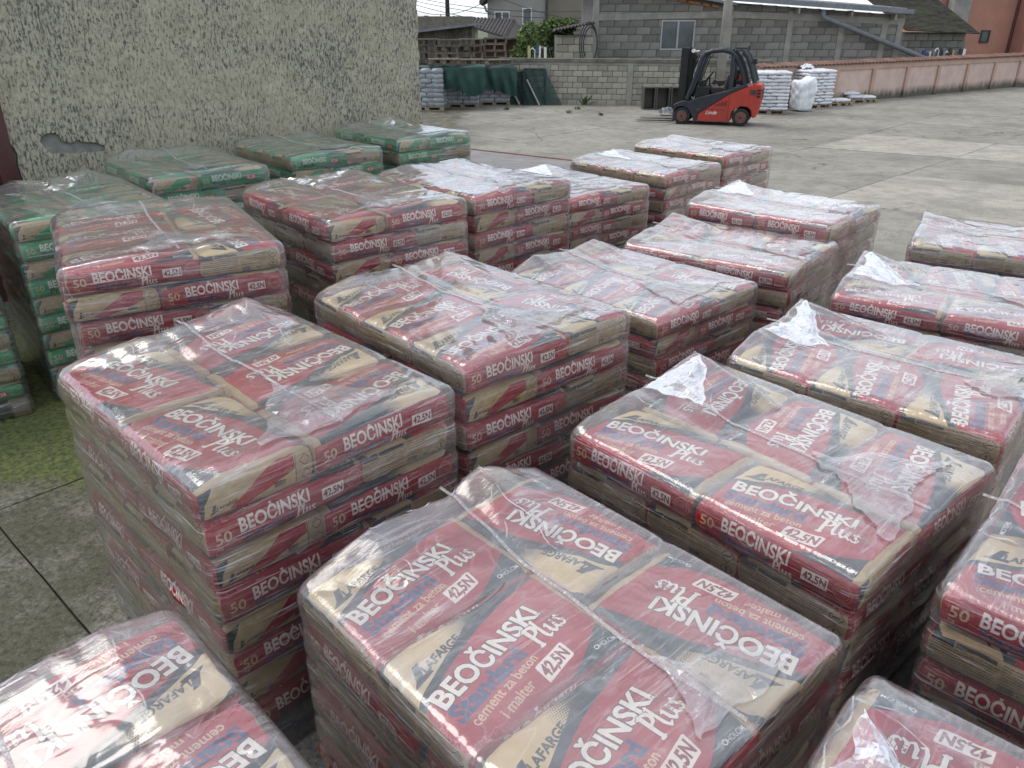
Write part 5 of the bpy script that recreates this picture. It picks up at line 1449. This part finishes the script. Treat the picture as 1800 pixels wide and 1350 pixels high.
for (p, dx, dy, dz, lab) in ((l1, -.25, -.1, 0, 'flat white sack at the left end of the low pallets'), (l1, .28, -.08, 0, 'flat white sack in the middle of the low pallets'), (l2, -.12, -.1, .005, 'flat white sack lying under the topmost one'), (l2, .33, -.05, 0, 'flat white sack at the right end of the low pallets'), (l2, -.30, .02, .125, 'topmost white sack bridging the two low pallets')):
    tag(link('sack', SACKW[int(dz * 10) % 3], None, p + Vector((dx, dy, .12 + .065 + dz)), (0, 0, .25 + dx * .3), (1.15, 1.1, 1.05)), lab, 'sack', 'loose white sacks on low pallets')

# ------------------------------------------------------------------ grey sacks under green nets, stacked pallets, net frames
M_NETG = mat_basic('green_tarpaulin', (0.006, 0.045, 0.034), .6, .35, 3, .5)
def spx(px, py, Y): p = aty(px, py, Y); return p
gp_ = [(752, 195, 'grey sacks on a pallet half hidden by the edge of the rough wall'), (812, 190, 'grey sacks on a pallet under the middle of the green tarpaulin'), (866, 186, 'grey sacks on a pallet beside the net frames, under the second tarpaulin')]
tops = []
for i, (px, py, lab) in enumerate(gp_):
    p = onground(px, py); p += Vector((0, .55, 0)); zt = aty(px, 122, p.y - .5).z; n = 8
    sack_pallet(lab, p, math.radians((-4, 3, 8)[i]), n, (zt - p.z - .12) / n, SACKG, 'pallets of grey sacks along the yard wall', 30 + i, 1.0); tops.append((p, zt))
def tarp(name, p, zt, w, d, drop, seed, label, tilt=0.0, hem=None):
    nx, nt = 34, 30; vs = []; fs = []; r = np.random.RandomState(seed); ph = r.rand(6) * 6
    for i in range(nx):
        x = (i / (nx - 1) - .5) * w; u = i / (nx - 1)
        dr_ = drop * (hem(u) if hem else 1)
        for j in range(nt):
            s = j / (nt - 1)
            if s < .35: y = d * (1 - s / .35) * .8; z = zt + .05 + .02 * math.sin(x * 5 + ph[0]) + .02 * math.sin(y * 7 + x * 3)
            else:
                q = (s - .35) / .65; y = -.03 - .05 * math.sin(q * 2.6) + (.045 * math.sin(x * 9 + ph[1] + q * 2) + .03 * math.sin(x * 17 + ph[2] - q * 3)) * min(1, q * 2); z = zt + .05 - dr_ * q - .03 * q * math.sin(x * 6 + ph[3])
            vs.append((x, y - d * .45, z - p.z))
    for i in range(nx - 1):
        for j in range(nt - 1): q = i * nt + j; fs.append((q, q + nt, q + nt + 1, q + 1))
    me = bpy.data.meshes.new(name); me.from_pydata(vs, [], fs); me.materials.append(M_NETG); me.polygons.foreach_set('use_smooth', [True] * len(fs))
    o = link(name, me, None, p, (0, 0, tilt)); tag(o, label, 'tarpaulin', 'green tarpaulins over the grey sacks'); return o
(pA, zA), (pB, zB), (pC, zC) = tops
tarp('tarpaulin', Vector(((pA.x + pB.x) / 2 + .25, (pA.y + pB.y) / 2 - .20, pA.z)), max(zA, zB) + .03, 2.3, 1.2, .80, 3, 'green tarpaulin sagging over the two left pallets of grey sacks', 0.03, lambda u: .30 + .70 * smooth01((u - .22) / .10) * (1.0 - .22 * math.sin((u - .3) * 9)))
tarp('tarpaulin', Vector((pC.x - .05, pC.y - .22, pC.z)), zC + .05, 1.75, 1.2, .86, 4, 'second green tarpaulin hanging over the grey sacks beside the net frames', 0.1, lambda u: .8 + .5 * abs(u - .3))
# wooden pallets: big stacks behind
M_PW = mat_basic('grey_pallet_wood', (0.135, 0.113, 0.09), .9, .4, 9, .4, rnd=.7)
sm_ = MB()
for i in range(3): sm_.box((0, -.55 + .55 * i, .006), (1.0, .09, .012))
for i in range(3):
    for j in range(3): sm_.box((-.45 + .45 * i, -.55 + .55 * j, .055), (.085, .09, .086))
for i in range(3): sm_.box((-.45 + .45 * i, 0, .103), (.09, 1.2, .009))
for i in range(6): sm_.box((0, -.55 + i * .22, .1165), (1.0, .10, .016))
SP_MESH = [sm_.mesh('stacked_pallet', M_PW)]
r = random.Random(12)
rows = [(746, 68, 'leftmost'), (785, 69, 'second'), (826, 68, 'third'), (870, 65, 'rightmost')]
names = ['bottom', 'second', 'third', 'fourth', 'fifth', 'sixth', 'seventh', 'eighth', 'topmost']
for ci, (px, py, word) in enumerate(rows):
    Yp = 33.0 - (.6 if ci == 1 else 0) + (.5 if ci == 3 else 0); zt = aty(px, py, Yp).z; x = aty(px, py, Yp).x; nP = 9; h = (zt + .4) / nP
    for k in range(nP):
        o = link('stacked_pallet', SP_MESH[0], None, (x + r.uniform(-.07, .07), Yp + .6 + r.uniform(-.12, .12), -.4 + h * k), (r.uniform(-.012, .012), r.uniform(-.02, .02), r.uniform(-.10, .10)), (.93, 1, h / .132))
        tag(o, f'weathered pallet, {names[k]} in the {word} stack behind the grey sacks', 'pallet', 'weathered pallets stacked behind the grey sacks')
# flat pallets lying on top of the covered sacks, boards one by one
BRD = MB().box((0, 0, 0), (1.1, .10, .022)).mesh('board', M_PW, bevel=.003); BLKM = MB().box((0, 0, 0), (.12, .09, .08)).mesh('spacer_block', M_PW)
def open_pallet(label, loc, rz, tilt=0.0, s=1.0):
    e = empty('flat_pallet', loc, rz); e.rotation_euler = (tilt, 0, rz); e.scale = (s, s, s * 1.25); tag(e, label, 'pallet', 'single pallets lying on the covered sacks')
    for i in range(5): link('board', BRD, e, (0, -.44 + i * .22, .145))
    for i in range(3): link('board', BRD, e, (-.49 + i * .49, 0, .122), (0, 0, math.pi / 2), (.9, 1, 1)); link('board', BRD, e, (0, -.44 + i * .44, .011))
    for i in range(3):
        for j in range(3): link('spacer_block', BLKM, e, (-.49 + i * .49, -.44 + j * .44, .066))
open_pallet('pale boarded pallet lying flat on top of the right hand tarpaulin', Vector((pC.x + .05, pC.y + .05, zC + .12)), .5, 0, 1.0)
open_pallet('pallet lying flat across the gap above the middle grey sacks', Vector((pB.x + .30, pB.y + .02, zB + .12)), .25, 0, .98)
open_pallet('darker pallet lying flat above the left tarpaulin', Vector((pA.x + .55, pA.y + .18, zA + .12)), .1, 0, .98)
# dark net frames leaning on the wall
def net_material():
    t = NT('dark_shade_net'); v = t.coords()
    f = t.n('ShaderNodeMapRange', {0: t.noise(v, 3, 4, .6), 3: .55, 4: .85}).outputs[0]
    b = t.n('ShaderNodeBsdfPrincipled', {'Base Color': (.012, .045, .045, 1), 'Roughness': .7}); tr = t.n('ShaderNodeBsdfTransparent')
    t.l(t.n('ShaderNodeMixShader', {0: f, 1: tr.outputs[0], 2: b.outputs[0]}).outputs[0], t.out.inputs['Surface']); return t.m
M_NET = net_material()
def net_frame(label, l, r_, top, base, Y):
    a, b = onground(l, base), onground(r_, base); e = empty('net_frame', a, math.atan2(b.y - a.y, b.x - a.x)); tag(e, label, 'net frame', 'dark net frames leaning on the yard wall')
    w = (b - a).length; h = aty(l, top, a.y).z - a.z; dp = .75
    n = MB(); n.cur = 0
    for i in range(12):
        for j in range(10):
            f_ = lambda i, j: (w * i / 12, .03 * math.sin(i * 1.3 + j) + dp * (j / 10) ** 1.5 * .0 + (j / 10) * .08, h * j / 10)
            n.add([f_(i, j), f_(i + 1, j), f_(i + 1, j + 1), f_(i, j + 1)], [(0, 1, 2, 3)])
    n.build('net', M_NET, e)
    nb = MB(); nb.add([(0, .08, h), (w, .08, h), (w, dp, h + .02), (0, dp, h + .02)], [(0, 1, 2, 3)]); nb.add([(0, 0, 0), (0, dp, 0), (0, dp, h), (0, .08, h)], [(0, 1, 2, 3)]); nb.build('net_side', M_NET, e)
    fr = MB()
    for x in (0, w): fr.box((x, .10, h / 2), (.06, .05, h))
    fr.box((w / 2, .11, h + .0), (w, .05, .06)); fr.build('frame', M_DARK, e)
    bc = MB(); 
    for x0 in (.08,): bc.tube([(x0 + .02, -.02, h * .72), (x0 + w * .62, -.28, .03)], .035, 5)
    bc.build('brace', M_CAST, e)
    sk = MB(); sk.add([(w, .0, 0), (w, .1, h), (w + .62, -.05, .0)], [(0, 1, 2)]); sk.build('net_skirt', M_NET, e)
net_frame('dark net frame with a slanted brace nearest the grey sacks', 888, 922, 127, 184, 29)
net_frame('wider dark net frame with a triangular skirt touching the block wall', 921, 958, 122, 185, 29)
# grey steel cabinets at the wall
M_CAB = mat_basic('cabinet_edge', (.085, .08, .075), .6, .2, 3, .1)
def cabinet(label, l, r_, top, base):
    a, b = onground(l, base), onground(r_, base); w = b.x - a.x; h = aty(l, top, a.y).z - a.z; e = empty('steel_cabinet', a, 0); tag(e, label, 'cabinet', 'open grey steel cabinets by the block wall')
    m = MB(); t = .035
    m.box((t / 2, .25, h / 2), (t, .5, h)).box((w - t / 2, .25, h / 2), (t, .5, h)).box((w / 2, .25, h - t / 2), (w - 2 * t, .5, t)).box((w / 2, .25, t / 2), (w - 2 * t, .5, t)); m.build('carcass', M_CAB, e)
    MB().box((w / 2, .49, h / 2), (w - 2 * t, .02, h - 2 * t)).build('back_panel', mat_basic('cabinet_grey', (.17, .16, .14), .7, .25, 3, .2) if 'cabinet_grey' not in bpy.data.materials else bpy.data.materials['cabinet_grey'], e)
cabinet('open grey steel cabinet farthest from the forklift mast', 1130, 1151, 153, 193)
cabinet('open grey steel cabinet in the middle beside a pale panel', 1152, 1176, 153, 193)
cabinet('open steel cabinet half hidden by the forklift mast', 1178, 1199, 153, 193)
# bundles of frames stored behind the walls, tops showing
def frames_bundle(label, px0, px1, py0, py1, Y, cols, seed):
    r = random.Random(seed); a = aty(px0, py1, Y); e = empty('stored_frames', (a.x, Y, -.4)); tag(e, label, 'stored frames')
    n = len(cols)
    for i, c in enumerate(cols):
        x = (aty(px0 + (px1 - px0) * (i + .5) / n, py1, Y).x - a.x); h = aty(px0, py0 + r.uniform(0, (py1 - py0) * .35), Y).z + .4; w = r.uniform(.05, .13)
        m = MB(); 
        if i % 3 == 1:
            m.tube([(x - w, 0, 0), (x - w, 0, h - .08), (x, 0, h), (x + w, 0, h - .1), (x + w, 0, 0)], .03, 6)
        else: m.box((x, 0, h / 2), (w, .12, h), M=Matrix.Rotation(r.uniform(-.04, .04), 3, 'Y'))
        m.build('frame', c, e)
MBl = mat_basic('blue_plastic', (.03, .06, .25), .4, .2, 5, 0); MY = mat_basic('cream_paint', (.45, .40, .16), .5, .2, 5, 0)
frames_bundle('white, blue and yellow frames stored upright behind the yard wall by the bush', 927, 962, 78, 108, 32.6, [MY, M_WHITE, MBl, M_WHITE, M_GUTTER, M_WHITE], 3)
frames_bundle('row of blue, white and yellow frames showing above the tiled wall below the outbuilding', 1618, 1694, 84, 103, 37.2, [MBl, M_GUTTER, M_WHITE, M_GUTTER, M_WHITE, M_DARK, M_GUTTER, M_WHITE, M_DARK, MY, M_GUTTER, M_DARK, M_WHITE], 5)
tag(MB().box((0, 0, 0), (.5, .12, .62)).build('yellow_box', MY, None, bevel=.02, loc=aty(1678, 81, 37.5)), 'small yellow sign board standing up above the stored frames on the right', 'board') if False else None
